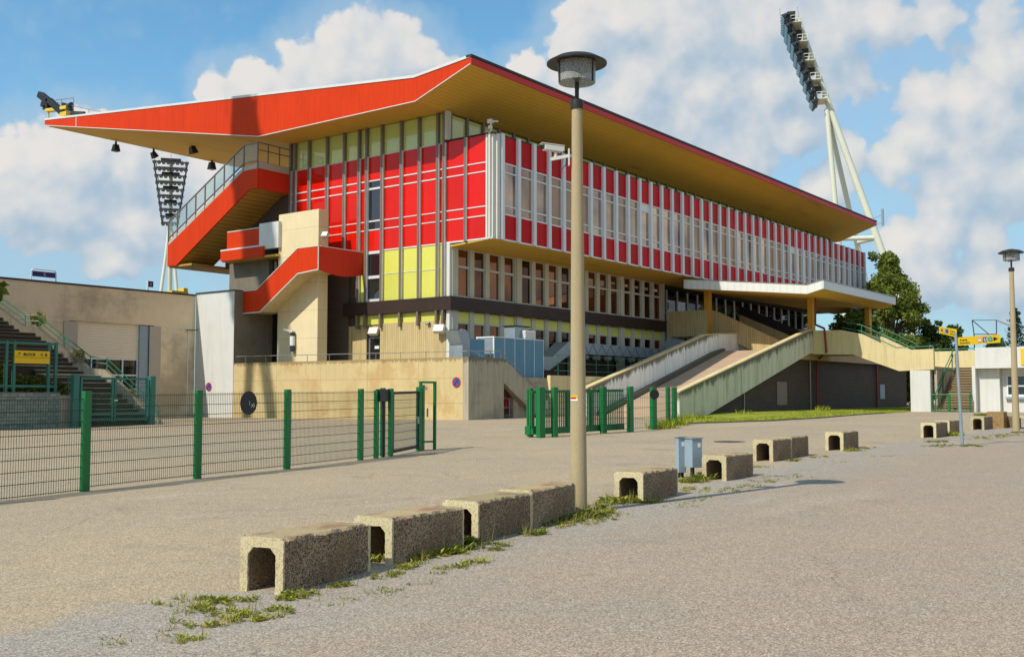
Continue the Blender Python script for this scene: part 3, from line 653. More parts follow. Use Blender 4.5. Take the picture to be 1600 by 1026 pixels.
# ------------------------------------------------------------------ terrace in front of the gable
te = thing('terrace_wall', 'tall stained yellowish concrete terrace wall in front of the gable end', 'wall', (47.1, 38.22, .2))
B(47.1, 50.45, 38.22, 38.62, -1.5, 3.95).build('side_wall', 'concrete_grey', te)
B(47.1, 47.55, 38.625, 59.1, -1.5, 3.95).build('front_wall', 'concrete', te)
B(47.56, 52.0, 38.63, 59.0, 2.6, 3.2).build('terrace_floor', 'concrete_grey', te)
B(52.0, 80.0, 38.65, 43.6, -1, 2.85).build('yard_floor', 'concrete_grey', te)
B(55.6, 80.0, 38.4, 38.64, -1, 3.02).build('yard_wall', 'concrete_walk', te)
rl = MB(); rl.path([(47.2, 59.0, 4.42), (47.2, 38.4, 4.28), (50.4, 38.4, 4.4)], .025)
for y in np.arange(39.5, 59, 2.05): rl.tube((47.2, y, 3.9), (47.2, y, 4.36), .02, n=6)
for x in (48.3, 49.4, 50.4): rl.tube((x, 38.4, 3.9), (x, 38.4, 4.35), .02, n=6)
for dz in (.35, .0): rl.path([(50.4, 38.45, 4.4 - dz * .9), (53.9, 38.45, 2.35 - dz), (54.9, 38.45, 2.35 - dz), (57.2, 38.45, 1.0 - dz)], .022)
rl.build('railing', 'steel', te, smooth=True)
MB().prism([(50.46, 38.22, 3.95), (55.6, 38.22, .95), (55.6, 38.22, .2), (54.3, 38.22, .2), (50.46, 38.22, 2.5)], (0, .4, 0)).build('stair_parapet', 'concrete_grey', te)
B(50.5, 55.5, 39.9, 40.1, -1, 2.5).build('stair_back', 'dark_wall', te)
B(50.46, 55.6, 38.7, 39.9, -1, -.5).build('stair_foot', 'dark_wall', te)
rg = MB()
for x in np.arange(57.0, 80, 1.55): rg.tube((x, 38.75, 3.0), (x, 38.75, 4.35), .022, n=6)
for z in (3.35, 3.85, 4.35): rg.tube((56.6, 38.75, z), (80, 38.75, z), .02, n=6)
rg.build('yard_railing', 'rail_green', te)
wb = thing('white_block_wall', 'white painted concrete block wall at the left end of the terrace', 'wall', (47.1, 61, 0))
B(47.08, 50.0, 59.12, 63.38, -1.5, 9.0).build('white_face', 'white_paint', wb)
B(47.081, 50.0, 59.105, 59.118, 3.2, 9.0).build('side_face', 'concrete_grey', wb)
B(47.0, 50.1, 59.08, 63.38, 9.0, 9.07).build('cap', 'cap_black', wb)
# crowd barrier below the stair parapet
cb = thing('crowd_barrier', 'grey tubular crowd barrier with red frames in the dark opening under the stair', 'barrier', (51.8, 38.9, .3))
f = MB(); zb = gz(51, 38)
for z in (zb + .15, zb + .62, zb + 1.18): f.tube((50.6, 38.75, z), (53.9, 38.75, z), .03, n=6)
for x in (50.62, 51.7, 52.8, 53.88): f.tube((x, 38.75, zb), (x, 38.75, zb + 1.18), .03, n=6)
f.build('frame', 'steel', cb)
f = MB(); f.bar((51.1, 38.9, zb + .1), (51.8, 38.9, zb + 1.35), .06, .06); f.bar((52.3, 38.9, zb + .1), (53.1, 38.9, zb + 1.5), .06, .06); f.bar((51.9, 38.9, zb + .1), (51.75, 38.9, zb + 1.3), .06, .06)
f.bar((53.3, 38.9, zb + .1), (53.0, 38.9, zb + 1.4), .06, .06); f.bar((50.9, 38.9, zb + .65), (53.6, 38.9, zb + .65), .05, .1); f.bar((50.9, 38.9, zb + 1.28), (53.6, 38.9, zb + 1.28), .05, .08)
f.build('red_frame', 'sign_red', cb)

# ------------------------------------------------------------------ ventilation plant
vc = thing('ventilation_cabinet', 'big blue clad ventilation cabinet with white edge strips on the terrace yard', 'ventilation unit', (55, 40.2, 2.8))
B(52.5, 57.85, 40.5, 41.9, 2.85, 5.4).build('casing', 'blue_cabinet', vc)
B(52.44, 52.498, 40.55, 41.88, 3.2, 5.42).build('front_panel', 'galvanised', vc)
e = MB()
for x in (52.46, 53.55, 54.62, 55.7, 56.78, 57.83): e.box(x - .018, x + .018, 40.48, 40.5, 2.85, 5.42)
e.box(52.44, 57.86, 40.475, 40.5, 5.38, 5.43); e.box(52.44, 57.86, 40.475, 40.5, 2.82, 2.86); e.box(52.4, 52.44, 40.47, 40.56, 3.2, 5.45); e.box(52.4, 52.44, 41.8, 41.9, 3.2, 5.45); e.box(52.4, 52.44, 40.56, 41.8, 5.36, 5.44)
e.build('edge_strip', 'sign_white', vc)
h = MB(); h.box(55.3, 56.9, 41.0, 41.9, 5.4, 6.25); h.build('top_hood', 'galvanised', vc, bevel=.05)
B(56.0, 57.2, 40.65, 41.0, 5.42, 6.0).build('white_hood', 'white_metal', vc, bevel=.06)
B(55.2, 57.0, 40.95, 41.95, 6.25, 6.31).build('hood_lid', 'cap_black', vc)
co = thing('exhaust_cowl', 'curved galvanised exhaust cowl beside the blue ventilation cabinet', 'vent', (48.5, 40, 3.2))
m = MB(); P = []
for k in range(9):
    a = k / 8 * math.radians(115); P.append((48.0 + .95 - .95 + 1.05 * math.sin(a) * 0, 0, 0))
cxs, czs = 48.15, 4.9
outer = [(48.75, 3.2), (48.75, 4.9)] + [(48.15 + .6 * math.cos(a), 4.9 + .75 * math.sin(a)) for a in np.linspace(.15, 2.0, 8)]
inner = [(47.55, 5.55), (48.0, 4.75), (48.05, 4.7), (48.05, 3.2)]
m.prism([(x, 39.45, z) for x, z in outer + inner], (0, .95, 0)); m.build('duct', 'galvanised', co)
MB().quad([(47.86, 39.5, 5.62), (47.86, 40.35, 5.62), (47.99, 40.35, 4.82), (47.99, 39.5, 4.82)]).build('intake', 'door_dark', co, recalc=False)
f = MB(); f.tube((48.8, 39.9, 4.3), (51.8, 40.9, 4.0), .3, n=10); f.box(49.6, 51.6, 40.6, 41.6, 3.2, 5.2); f.build('connection_box', 'blue_cabinet', co)
dk = thing('air_duct', 'long folded sheet metal air duct running under the lower windows', 'duct', (68, 42, 4.8))
MB().prism([(x, 41.4, z) for x, z in ((58.2, 3.6), (59.8, 3.45), (62.6, 4.72), (78.2, 4.72), (78.2, 5.5), (62.2, 5.52), (60.2, 4.4), (58.2, 4.4))], (0, 1.1, 0)).build('duct_body', 'galvanised', dk)
e = MB()
for k in range(13):
    x = 62.4 + k * 1.22
    e.bar((x, 41.38, 4.75), (x + .6, 41.38, 5.48), .03, .03, (0, 1, 0)); e.bar((x + .6, 41.38, 5.48), (x + 1.2, 41.38, 4.75), .03, .03, (0, 1, 0))
e.build('folded_seams', 'steel', dk)
MB().tube((77.6, 41.6, 5.9), (79.6, 41.6, 5.9), .55, n=16).build('end_silencer', 'galvanised', dk, smooth=True)

# ------------------------------------------------------------------ canopy
ca = thing('entrance_canopy', 'white fascia entrance canopy with upswept corner on yellow columns', 'canopy', (85, 35, 4))
CX0, CX1 = 78.2, 96.0
prf_t = [(28.88, 10.46), (30.1, 10.18), (33.5, 10.55), (40.6, 11.3)]; prf_b = [(40.6, 10.55), (33.5, 9.85), (30.1, 9.5), (28.88, 9.82)]
MB().prism([(CX0 + .1, y, z) for y, z in prf_b] + [(CX0 + .1, y, z - .05) for y, z in prf_t], (CX1 - CX0 - .1, 0, 0)).build('canopy_slab', 'soffit_boards', ca)
M('canopy_white', S(222, 220, 210), .55, .05, .6, ribs=('Y', .55), ribbump=.4, ribvar=.12)
M('canopy_white_x', S(214, 218, 218), .55, .05, .6, ribs=('X', .4), ribbump=.5, ribvar=.2)
MB().prism([(CX0, y, z) for y, z in prf_b] + [(CX0, y, z) for y, z in prf_t], (.09, 0, 0)).build('side_fascia', 'canopy_white', ca)
B(CX0 + .01, CX1, 28.78, 28.875, 9.82, 10.46).build('front_fascia', 'canopy_white_x', ca)
B(CX0 + .2, CX1, 40.5, 40.62, 10.6, 11.25).build('rear_fascia', 'canopy_white_x', ca)
e = MB()
for (y0, z0), (y1, z1) in zip(prf_t[:-1], prf_t[1:]): e.prism([(CX0 - .03, y0, z0), (CX0 - .03, y1, z1), (CX0 - .03, y1, z1 + .06), (CX0 - .03, y0, z0 + .06)], (.3, 0, 0))
e.box(CX0 - .02, CX1, 28.74, 29.0, 10.47, 10.53); e.build('edge_cap', 'steel', ca)
for x, y, z0 in ((84.15, 32.05, 6.6), (95.2, 31.0, 5.4), (80.9, 39.75, 6.5)):
    B(x - .33, x + .33, y - .2, y + .2, z0, 9.7 if y < 35 else 10.5).build('column', 'column_yellow', ca)

# ------------------------------------------------------------------ entrance terrace + steps
et = thing('entrance_terrace', 'ribbed concrete entrance terrace with descending stair parapets under the canopy', 'terrace', (85, 40, 4))
B(80.5, 80.75, 39.65, 43.4, 6.72, 8.9).build('ribbed_parapet', 'concrete_board', et)
B(80.76, 82.3, 39.65, 39.9, 6.72, 8.9).build('ribbed_parapet', 'concrete_board_x', et)
B(80.5, 82.4, 39.5, 40.6, 0, 6.7).build('support', 'concrete_board', et)
B(80.4, 80.9, 43.0, 43.44, 0, 6.72).build('support', 'concrete_board', et)
B(80.8, 100, 39.95, 46.0, 6.6, 7.0).build('terrace_floor', 'concrete_grey', et)
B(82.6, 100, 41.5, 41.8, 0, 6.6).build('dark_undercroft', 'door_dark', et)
MB().prism([(82.3, y, z) for y, z in ((39.62, 8.88), (33.2, 5.8), (33.2, 5.25), (36.0, 5.25), (39.62, 7.0))], (.25, 0, 0)).build('stair_parapet', 'concrete_board', et)
MB().prism([(87.9, y, z) for y, z in ((40.1, 8.95), (33.2, 5.95), (33.2, 5.25), (36.0, 5.25), (40.1, 7.0))], (.25, 0, 0)).build('stair_parapet', 'concrete_walk', et)
MB().prism([(87.85, y, z) for y, z in ((40.1, 8.98), (33.2, 5.98), (33.2, 6.75), (40.1, 9.8))], (.06, 0, 0)).build('dark_rail_panel', 'cap_black', et)
st = MB()
for k in range(11): st.box(82.56, 87.88, 39.6 - (k + 1) * .4, 39.6 - k * .4, 5.2, 6.9 - k * .15)
st.build('steps', 'concrete_grey', et)

# ------------------------------------------------------------------ ramp
ra = thing('access_ramp', 'long stained concrete access ramp with paved deck rising to the entrance', 'ramp', (50, 25, .5))
near = [(43.1, 1.89), (58.3, 5.3), (59.2, 5.52), (59.75, 5.55), (59.75, 4.15), (58.92, 4.13), (43.1, .42), (43.1, -.4), (43.0, -.4), (43.0, 1.87)]
MB().prism([(x, 22.6, z) for x, z in [(43.0, 1.87), (58.6, 5.38), (59.3, 5.54), (59.75, 5.55), (59.75, 4.15), (58.92, 4.13), (44.4, .45), (43.0, .3)]], (0, .28, 0)).build('near_parapet', 'concrete_ramp', ra)
M('concrete_far', S(238, 238, 228), .85, .12, .5, 16, .08, bump=.4, bscale=30, streak=.3, streakcol=S(110, 106, 84), joints=(2.6, 0, 0, .016), drip=(-8.05, 1.57, .247, .7, .95))
MB().prism([(41.95, 26.9, 2.05), (54.4, 26.9, 5.13), (55.4, 26.9, 5.3), (58.9, 26.9, 5.43), (62.6, 26.9, 5.33), (62.6, 26.9, 3.6), (55.8, 26.9, 3.6), (41.95, 26.9, .2)], (0, .28, 0)).build('far_parapet', 'concrete_far', ra)
MB().prism([(41.5, 22.9, .35), (56.3, 22.9, 4.3), (100, 22.9, 4.35), (100, 22.9, 3.9), (56.5, 22.9, 3.8), (41.5, 22.9, .2)], (0, 3.98, 0)).build('ramp_deck', 'ramp_paving', ra)
MB().prism([(42.8, 26.65, .95), (55.0, 26.65, 4.2), (56.4, 26.65, 4.45), (56.4, 26.65, 4.15), (42.8, 26.65, .8)], (0, .24, 0)).build('deck_kerb', 'kerb_edge', ra)
cp = MB(); cp.bar((43.0, 22.74, 1.9), (58.6, 22.74, 5.41), .34, .06); cp.bar((58.6, 22.74, 5.41), (59.75, 22.74, 5.58), .34, .06); cp.build('near_coping', 'concrete_walk', ra)
cp = MB(); cp.bar((41.95, 27.04, 2.07), (54.4, 27.04, 5.16), .34, .06); cp.bar((54.4, 27.04, 5.16), (58.9, 27.04, 5.46), .34, .06); cp.build('far_coping', 'concrete_walk', ra)
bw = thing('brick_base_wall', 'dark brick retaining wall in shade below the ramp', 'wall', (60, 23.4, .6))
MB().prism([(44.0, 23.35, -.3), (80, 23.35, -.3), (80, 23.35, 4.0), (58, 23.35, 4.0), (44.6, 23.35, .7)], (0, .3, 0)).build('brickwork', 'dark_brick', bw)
for px in (1163, 1267, 1372):
    p = onY(px, 643, 23.3); B(p[0] - .05, p[0] + .05, 23.28, 23.34, p[2] - .3, 3.9 if px > 1200 else 2.0).build('joint_strip', 'steel', bw)
p = onY(1222, 610, 23.3); B(p[0] - .7, p[0] + .7, 23.3, 23.345, 1.2, 2.5).build('grey_hatch', 'sign_blue' if False else 'mullion_metal', bw)
p = onY(1379, 610, 23.3); B(p[0] - .5, p[0] + .5, 23.3, 23.345, 1.5, 2.5).build('light_hatch', 'box_grey', bw)
dp = thing('drain_pipe', 'thin dark red rain pipe crossing the parapet below the second yellow column', 'pipe', (82, 31, .4))
q = [onX(1274, 462, 83.5), onX(1274, 507, 83.5), onX(1288, 513, 83.4), onX(1291, 549, 83.4), onY(1277, 563, 32.6), onY(1277, 646, 32.6)]
MB().path(q, .085, 8).build('pipe', 'pipe_red', dp, smooth=True)
p = onY(1369, 600, 23.25)
pipe2 = tag(MB().tube((p[0], 23.2, .6), (p[0], 23.2, 4.0), .07).build('drain_pipe', 'pipe_red', org=(p[0], 23.2, .6)), 'dark red rain pipe on the shaded brick wall left of the light hatch', 'pipe')
NEARSET = [ra, bw]
# ------------------------------------------------------------------ walkway bridge, kiosk, stair
wk = thing('walkway_bridge', 'sunlit cream concrete walkway bridge with green handrails next to the kiosk', 'bridge', (59.6, 18, .8))
X9 = 59.5
MB().prism([(X9, y, z) for y, z in ((22.58, 5.5), (20.9, 5.45), (19.8, 5.2), (17.9, 4.22), (15.9, 4.25), (15.9, 3.14), (17.75, 3.08), (20.3, 4.05), (22.58, 4.12))], (.25, 0, 0)).build('outer_parapet', 'concrete_walk', wk)
MB().prism([(63.3, y, z) for y, z in ((22.5, 5.4), (20.9, 5.4), (19.8, 5.2), (17.9, 4.25), (10.5, 4.3), (10.5, 3.14), (17.75, 3.1), (20.3, 4.05), (22.5, 4.12))], (.25, 0, 0)).build('inner_parapet', 'concrete_walk', wk)
m = MB(); m.box(X9 + .25, 63.3, 15.85, 17.8, 3.12, 3.3); m.prism([(X9 + .25, y, z) for y, z in ((17.8, 3.3), (20.3, 4.3), (22.85, 4.3), (22.85, 4.1), (20.3, 4.1), (17.8, 3.12))], (3.05, 0, 0)); m.build('bridge_deck', 'concrete_grey', wk)
for X, y2 in ((X9 + .12, 15.9), (63.4, 10.6)):
    h = MB()
    for dz in (.1, .45): h.path([(X, 20.9, 5.5 + dz), (X, 19.8, 5.25 + dz), (X, 17.9, 4.28 + dz)] + ([(X, y2, 4.3 + dz)] if dz < .3 else []), .03)
    h.tube((X, 19.8, 5.2), (X, 19.8, 5.7), .025, n=6); h.tube((X, 18.8, 4.7), (X, 18.8, 5.2), .025, n=6)
    h.build('handrail', 'rail_green', wk, smooth=True)
B(X9 - .02, X9 + .6, 16.1, 17.15, -.3, 3.1).build('white_pier', 'white_paint', wk)
sr = thing('kiosk_stair', 'steep brown concrete stair between white walls with green handrails', 'stair', (61, 15, .8))
st = MB(); zg = .80
for k in range(17): st.box(X9 + .13 + k * .225, 63.29, 13.98, 15.8, zg - .3, zg + .11 + k * .148); st.box(X9 + .08 + k * .225, 63.29, 13.98, 15.8, zg + .111 + k * .148, zg + .15 + k * .148)
M('stair_brown', S(142, 122, 92), .85, .14, 1.0, 14, .1, streak=.3)
st.build('steps', 'stair_brown', sr)
B(X9 + .26, 63.3, 15.81, 15.95, -.3, 3.1).build('cheek_wall', 'concrete_grey', sr)
B(X9, 63.3, 13.8, 13.97, -.3, 3.3).build('cheek_wall', 'white_paint', sr)
for y in (15.78, 14.02):
    h = MB()
    for dz in (.98, .68): h.path([(X9 - .3, y, zg + dz), (X9 + 1.2, y, zg + dz + .95), (X9 + 1.5, y, zg + dz + 1.3), (63.0, y, zg + dz + 2.45), (63.0, y, zg + dz + 2.6)], .03)
    for x, dz in ((X9 - .28, 0), (X9 + 1.3, 1.0), (62.8, 2.3)): h.tube((x, y, zg + dz), (x, y, zg + dz + 1.1), .03, n=6)
    h.build('handrail', 'rail_green', sr, smooth=True)
g = MB(); zt = zg + .98
g.tube((X9 - .35, 15.95, zt), (X9 - .35, 14.0, zt), .03, n=6); g.tube((X9 - .35, 15.95, zg + .12), (X9 - .35, 14.0, zg + .12), .03, n=6); g.box(X9 - .42, X9 - .3, 15.0, 15.12, zg, zg + 1.0)
for y in np.arange(14.05, 15.95, .16): g.tube((X9 - .35, y, zg + .12), (X9 - .35, y, zt), .008, n=4)
for y in (13.99, 15.96): g.tube((X9 - .35, y, zg), (X9 - .35, y, zt), .03, n=6)
sgate = tag(g.build('stair_gate', 'fence_green', org=(X9 - .35, 15, zg)), 'low green wire gate closing the foot of the kiosk stair', 'gate')
ki = thing('white_kiosk', 'white painted kiosk with a small window beside the stair', 'kiosk', (60, 12, .8))
B(X9 - .05, X9 + .3, 8.0, 13.78, 3.16, 4.25).build('upper_band', 'white_paint', ki)
B(X9 + .5, 63.2, 12.72, 13.79, -.2, 3.15).build('front_wall', 'white_paint', ki)
B(X9 + .9, 63.2, 7.4, 12.71, -.2, 3.15).build('recessed_wall', 'white_paint', ki)
B(X9 + .3, 64, 7.4, 13.78, 3.2, 4.1).build('roof_slab', 'white_paint', ki)
wf = MB(); wf.box(X9 + .84, X9 + .9, 11.45, 12.45, 1.66, 2.8); wf = wf.build('window', 'sign_white', ki)
p = MB(); p.box(X9 + .82, X9 + .838, 11.55, 11.9, 1.8, 2.2); p.box(X9 + .82, X9 + .838, 11.98, 12.38, 1.8, 2.2); p.box(X9 + .82, X9 + .838, 11.55, 11.9, 2.28, 2.74); p.box(X9 + .82, X9 + .838, 11.98, 12.38, 2.28, 2.74); p.build('pane', 'window_dark', wf)
B(X9 + .7, X9 + .89, 11.4, 12.5, 1.55, 1.65).build('sill', 'box_grey', wf)
B(X9 + .86, X9 + .9, 10.3, 11.1, 0.6, 2.7).build('door', 'door_dark', ki)
nb1 = tag(B(X9 - .1, X9 - .055, 11.2, 11.55, 3.3, 4.15).build('notice_board', 'yellow_sign', org=(X9, 11.4, 3.3)), 'small yellow notice board on the kiosk band behind the far lamp post', 'sign')
nb2 = tag(B(X9 - .1, X9 - .055, 9.6, 10.7, 3.3, 4.1).build('notice_board', 'sign_green', org=(X9, 10.2, 3.3)), 'small teal notice board at the right end of the kiosk band', 'sign')
for o in NEARSET + [pipe2, wk, sr, sgate, ki, nb1, nb2]:
    o.location = tuple(EYE + KS * (np.array(o.location) - EYE)); o.scale = (KS, KS, KS)
wfm = MB()
a = [onX(1519, 500, 97), onX(1522, 522, 97), onX(1557, 500, 97), onX(1557, 522, 97), onX(1545, 522, 97), onX(1600, 518, 97)]
wfm.tube(a[0], a[1], .04, n=6); wfm.tube(a[0], a[2], .03, n=6); wfm.tube(a[2], a[3], .04, n=6); wfm.tube(a[0], a[4], .04, n=6); wfm.tube(a[2], a[5], .03, n=6); wfm.tube(a[1], a[3], .04, n=6)
wfm.tube(a[1], (a[1][0], a[1][1], 2.0), .05, n=6); wfm.tube(a[3], (a[3][0], a[3][1], 2.0), .05, n=6)
tag(wfm.build('goal_frame', 'black_metal', org=(97, a[1][1], 2)), 'thin dark metal frame standing behind the white kiosk roof', 'frame')

# ------------------------------------------------------------------ garage building on the left
ga = thing('garage_building', 'flat roofed rough rendered garage building with half open roller shutter', 'building', (35, 63.4, 0))
YG = 63.4
m = MB(); m.box(15, 37.4, YG, YG + .5, -1.5, 8.85); m.box(43.7, 47.05, YG, YG + .5, -1.5, 8.85); m.box(37.4, 43.7, YG, YG + .5, 6.55, 8.85); m.build('front_wall', 'garage_render', ga)
B(15, 47.0, YG + .51, 76, -1.5, 8.8).build('rear_mass', 'dark_wall', ga)
B(14.9, 47.06, YG - .08, 76, 8.86, 8.96).build('roof_edge', 'cap_black', ga)
B(43.3, 44.2, YG - .06, YG - .002, -1, 6.5).build('door_jamb', 'garage_trim', ga); B(37.0, 37.95, YG - .06, YG - .002, -1, 6.5).build('door_jamb', 'garage_trim', ga)
B(42.6, 43.28, YG + .05, YG + .3, -1, 6.5).build('jamb_reveal', 'box_grey', ga)
B(37.96, 42.6, YG + .2, YG + .3, 4.2, 6.54).build('roller_shutter', 'shutter', ga)
w = MB()
for x in (37.96, 39.1, 40.25, 41.4, 42.52): w.box(x, x + .08, YG + .2, YG + .3, -.5, 4.2)
for z in (.6, 1.8, 3.05, 4.12): w.box(38.04, 42.52, YG + .21, YG + .29, z, z + .1)
wf = w.build('window', 'sign_white', ga); B(38.0, 42.6, YG + .32, YG + .36, -.5, 4.2).build('pane', 'window_dark', wf)
c = MB(); c.path([(44.6, YG - .03, 6.48), (46.45, YG - .03, 6.48), (46.45, YG - .03, .2)], .03); c.path([(15, YG - .03, 6.55), (36.9, YG - .03, 6.5)], .03); c.build('cable_conduit', 'sign_white', ga)
tag(MB().path([(46.2, YG - .1, 6.35), (46.9, YG - .1, 6.4), (47.05, YG - .3, 6.45)], .03).build('cable_bracket', 'black_metal', org=(46.5, YG, 6.4)), 'short dark cable bracket beside the white conduit on the garage wall', 'bracket')
sg = thing('block_signboard', 'dark purple C signboard in a white tubular frame on the garage roof', 'sign', (36.9, 66, 8.96))
p0 = onY(45.5, 420, 64.2); p1 = onY(83, 424, 64.2); zc0, zc1 = 9.72, 9.33
fr = MB(); fr.path([(35.2, 64.2, 8.9), (35.2, 64.2, 9.62), (35.3, 64.2, 9.75), (36.75, 64.2, 9.75), (36.85, 64.2, 9.62), (36.85, 64.2, 8.9)], .04, 8); fr.build('frame', 'sign_white', sg, smooth=True)
B(35.28, 36.78, 64.16, 64.24, 9.28, 9.62).build('board', 'sign_purple', sg)
MB().text('C', .26, (35.98, 64.15, 9.36), (1, 0, 0), (0, 0, 1), .01).build('letter', 'sign_white', sg)
for o in (sg,): pass
kq = thing('letter_signboard', 'small dark square K signboard on a white post in front of the far mast legs', 'sign', (44.9, 66, 8.96))
B(44.82, 44.9, 65.96, 66.04, 8.9, 9.95).build('post', 'sign_white', kq); B(44.9, 45.3, 65.97, 66.03, 9.5, 9.92).build('board', 'sign_purple', kq); MB().text('K', .26, (45.02, 65.96, 9.61), (1, 0, 0), (0, 0, 1), .01).build('letter', 'sign_white', kq)
yb = thing('roof_vent_box', 'yellow metal box on the garage roof edge near the white block wall', 'box', (46.5, 64.5, 8.96))
m = MB(); m.box(45.9, 47.3, 64.6, 65.3, 8.97, 9.25); m.box(46.9, 47.25, 64.6, 65.3, 9.25, 9.5); m.build('casing', 'yellow_frame', yb)

# --- stair, stone wall, gate, sign on the left
A2 = np.array([36.3, 51.8]); B2 = np.array([30.5, 61.5]); dr2 = (B2 - A2) / np.linalg.norm(B2 - A2); pr = np.array([-dr2[1], dr2[0]])
LT = float(np.linalg.norm(B2 - A2))
def SP(t, s, z): q = A2 + dr2 * t + pr * s; return (q[0], q[1], z)
ss = thing('stadium_stair', 'shaded wide dark stair with green handrail beside the garage', 'stair', (34, 56, 0))
pp = [(0, .0), (3.25, 2.85), (4.2, 2.95), (7.4, 5.3), (8.2, 5.35), (10.6, 7.0)]
zline = lambda t: float(np.interp(t, [q[0] for q in pp], [q[1] for q in pp]))
st = MB(); td = MB(); n = 34
for k in range(n):
    y0 = 52.0 + k * .285; y1 = y0 + .285; z = zline((y0 - 51.8) / .858 + .25); xr = 36.3 - (y0 - 51.8) * .598
    st.box(30.75 if y0 < 55.5 else 22, xr - .2, y0, y1 + .02, -1, z - .05); td.box(30.75 if y0 < 55.5 else 22, xr - .2, y0 - .06, y1 + .02, z - .049, z)
M('riser_dark', S(74, 60, 48), .9, .2, 1.0); st.build('risers', 'riser_dark', ss); td.build('treads', 'concrete_grey', ss)
m = MB(); poly = [SP(0, 0, -1)] + [SP(t, 0, z + .35) for t, z in pp] + [SP(10.6, 0, -1)]
m.prism(poly, (pr[0] * .45, pr[1] * .45, 0)); m.build('stringer_wall', 'concrete_grey', ss)
h = MB()
for dz in (1.0, .68):
    h.path([SP(t, .2, z + dz) for t, z in [(.05, .05)] + pp[1:]], .032)
for t in (.1, 1.7, 3.2, 4.2, 5.8, 7.3, 8.2, 9.8): h.tube(SP(t, .2, zline(t)), SP(t, .2, zline(t) + 1.0), .03, n=6)
h.build('handrail', 'rail_green', ss, smooth=True)
sw = thing('stone_planter_wall', 'low rubble stone planter wall left of the teal gate', 'wall', (28, 51.9, 0))
B(20, 30.2, 51.9, 52.4, -.3, 1.9).build('stone_face', 'rubble_stone', sw)
B(20, 30.2, 52.4, 55.5, -.3, 1.75).build('soil_bed', 'soil', sw)
B(30.2, 31.1, 51.95, 52.5, -.3, 1.75).build('end_post', 'concrete_grey', sw)
def bush(name, label, c, r, n, mat, leaf=.09, group=None, flat=.7):
    rg = random.Random(hash(label) % 1000 if False else len(label) * 7 + int(c[0] * 10))
    m = MB()
    for _ in range(n):
        while True:
            q = np.array([rg.uniform(-1, 1), rg.uniform(-1, 1), rg.uniform(-1, 1)])
            if .3 < np.linalg.norm(q) < 1: break
        q *= 1 + .25 * math.sin(q[0] * 7 + c[0]) * math.cos(q[1] * 6)
        p = np.array(c) + q * np.array(r); leafq(m, p, leaf * rg.uniform(.6, 1.4), rg)
    return tag(m.build(name, mat, recalc=False, org=(c[0], c[1], c[2] - r[2])), label, 'bush', group)
def leafq(m, p, s, rg):
    a = np.array([rg.gauss(0, 1), rg.gauss(0, 1), rg.gauss(0, .8)]); a /= np.linalg.norm(a) + 1e-6
    b = np.cross(a, [rg.gauss(0, 1), rg.gauss(0, 1), rg.gauss(0, 1)]); b /= np.linalg.norm(b) + 1e-6
    m.quad([p - a * s, p + b * s * .55, p + a * s, p - b * s * .55])
bush('hedge_bush', 'sunlit yellow green bush behind the stone wall at the left frame edge', (26.9, 53.4, 2.7), (1.1, .8, 1.1), 2600, 'leaf_hedge')
bush('hedge_bush', 'dark green low bush behind the stone wall below the yellow block sign', (29.1, 53.2, 2.2), (1.3, .6, .6), 1800, 'leaf_hedge')
bush('hedge_bush', 'small round green shrub on the planter corner next to the teal gate', (30.5, 52.6, 2.0), (.5, .4, .45), 700, 'leaf_hedge')
for q, lab in (((32.6, 58.6, 6.15), 'dry yellow plant tuft on the upper stair stringer'), ((33.8, 56.4, 4.0), 'dry yellow plant tuft at the stair landing beside the shutter'), ((35.4, 53.6, 1.75), 'dry tuft growing on the stair wall behind the teal gate')):
    bush('plant_tuft', lab, q, (.45, .45, .4), 350, 'leaf_dry')
gt = thing('teal_gate', 'wide double leaf teal wire gate at the foot of the shaded stair', 'gate', (33, 51.45, 0))
zg0 = gz(33, 51.4)
def leafgate(x0, x1):
    f = MB()
    for x in (x0, x1 - .12): f.box(x, x + .12, 51.4, 51.5, zg0 + .25, zg0 + 2.62)
    for z in (.3, .62, 2.5): f.box(x0 + .12, x1 - .12, 51.41, 51.49, zg0 + z, zg0 + z + .12)
    o = f.build('gate_leaf', 'gate_teal', gt); w = MB()
    for x in np.arange(x0 + .18, x1 - .12, .11): w.tube((x, 51.45, zg0 + .65), (x, 51.45, zg0 + 2.5), .008, n=4)
    for z in np.arange(.85, 2.5, .25): w.tube((x0 + .1, 51.45, zg0 + z), (x1 - .1, 51.45, zg0 + z), .008, n=4)
    w.build('wire_infill', 'wire_green', o)
leafgate(31.05, 33.0); leafgate(33.04, 35.1)
for x in (30.6, 35.2): B(x, x + .32, 51.3, 51.6, zg0 - .3, zg0 + 2.72).build('gate_post', 'gate_teal', gt)
B(33.02, 33.2, 51.33, 51.39, zg0 + 1.35, zg0 + 1.42).build('handle', 'sign_white', gt)
sf = thing('block_sign', 'yellow BLOCK C B sign in a tall teal tube frame', 'sign', (29, 52.3, 1.9))
fr = MB()
for x in (27.05, 27.5, 27.9, 29.75, 30.15): fr.box(x - .07, x + .07, 52.25, 52.39, 1.5, 4.5)
for z in (2.15, 4.35): fr.box(26, 30.1, 52.28, 52.36, z, z + .12)
fr.box(31.0, 31.06, 52.5, 52.6, 1.5, 2.8) ; fr.build('frame', 'gate_teal', sf)
B(27.85, 29.72, 52.16, 52.24, 3.37, 4.02).build('board', 'yellow_sign', sf)
tx = MB(); tx.text('BLOCK', .2, (28.3, 52.15, 3.76), (1, 0, 0), (0, 0, 1), .012, .004); tx.text('C', .2, (29.22, 52.15, 3.76), (1, 0, 0), (0, 0, 1), .012, .004); tx.text('B', .2, (29.46, 52.15, 3.76), (1, 0, 0), (0, 0, 1), .012, .004)
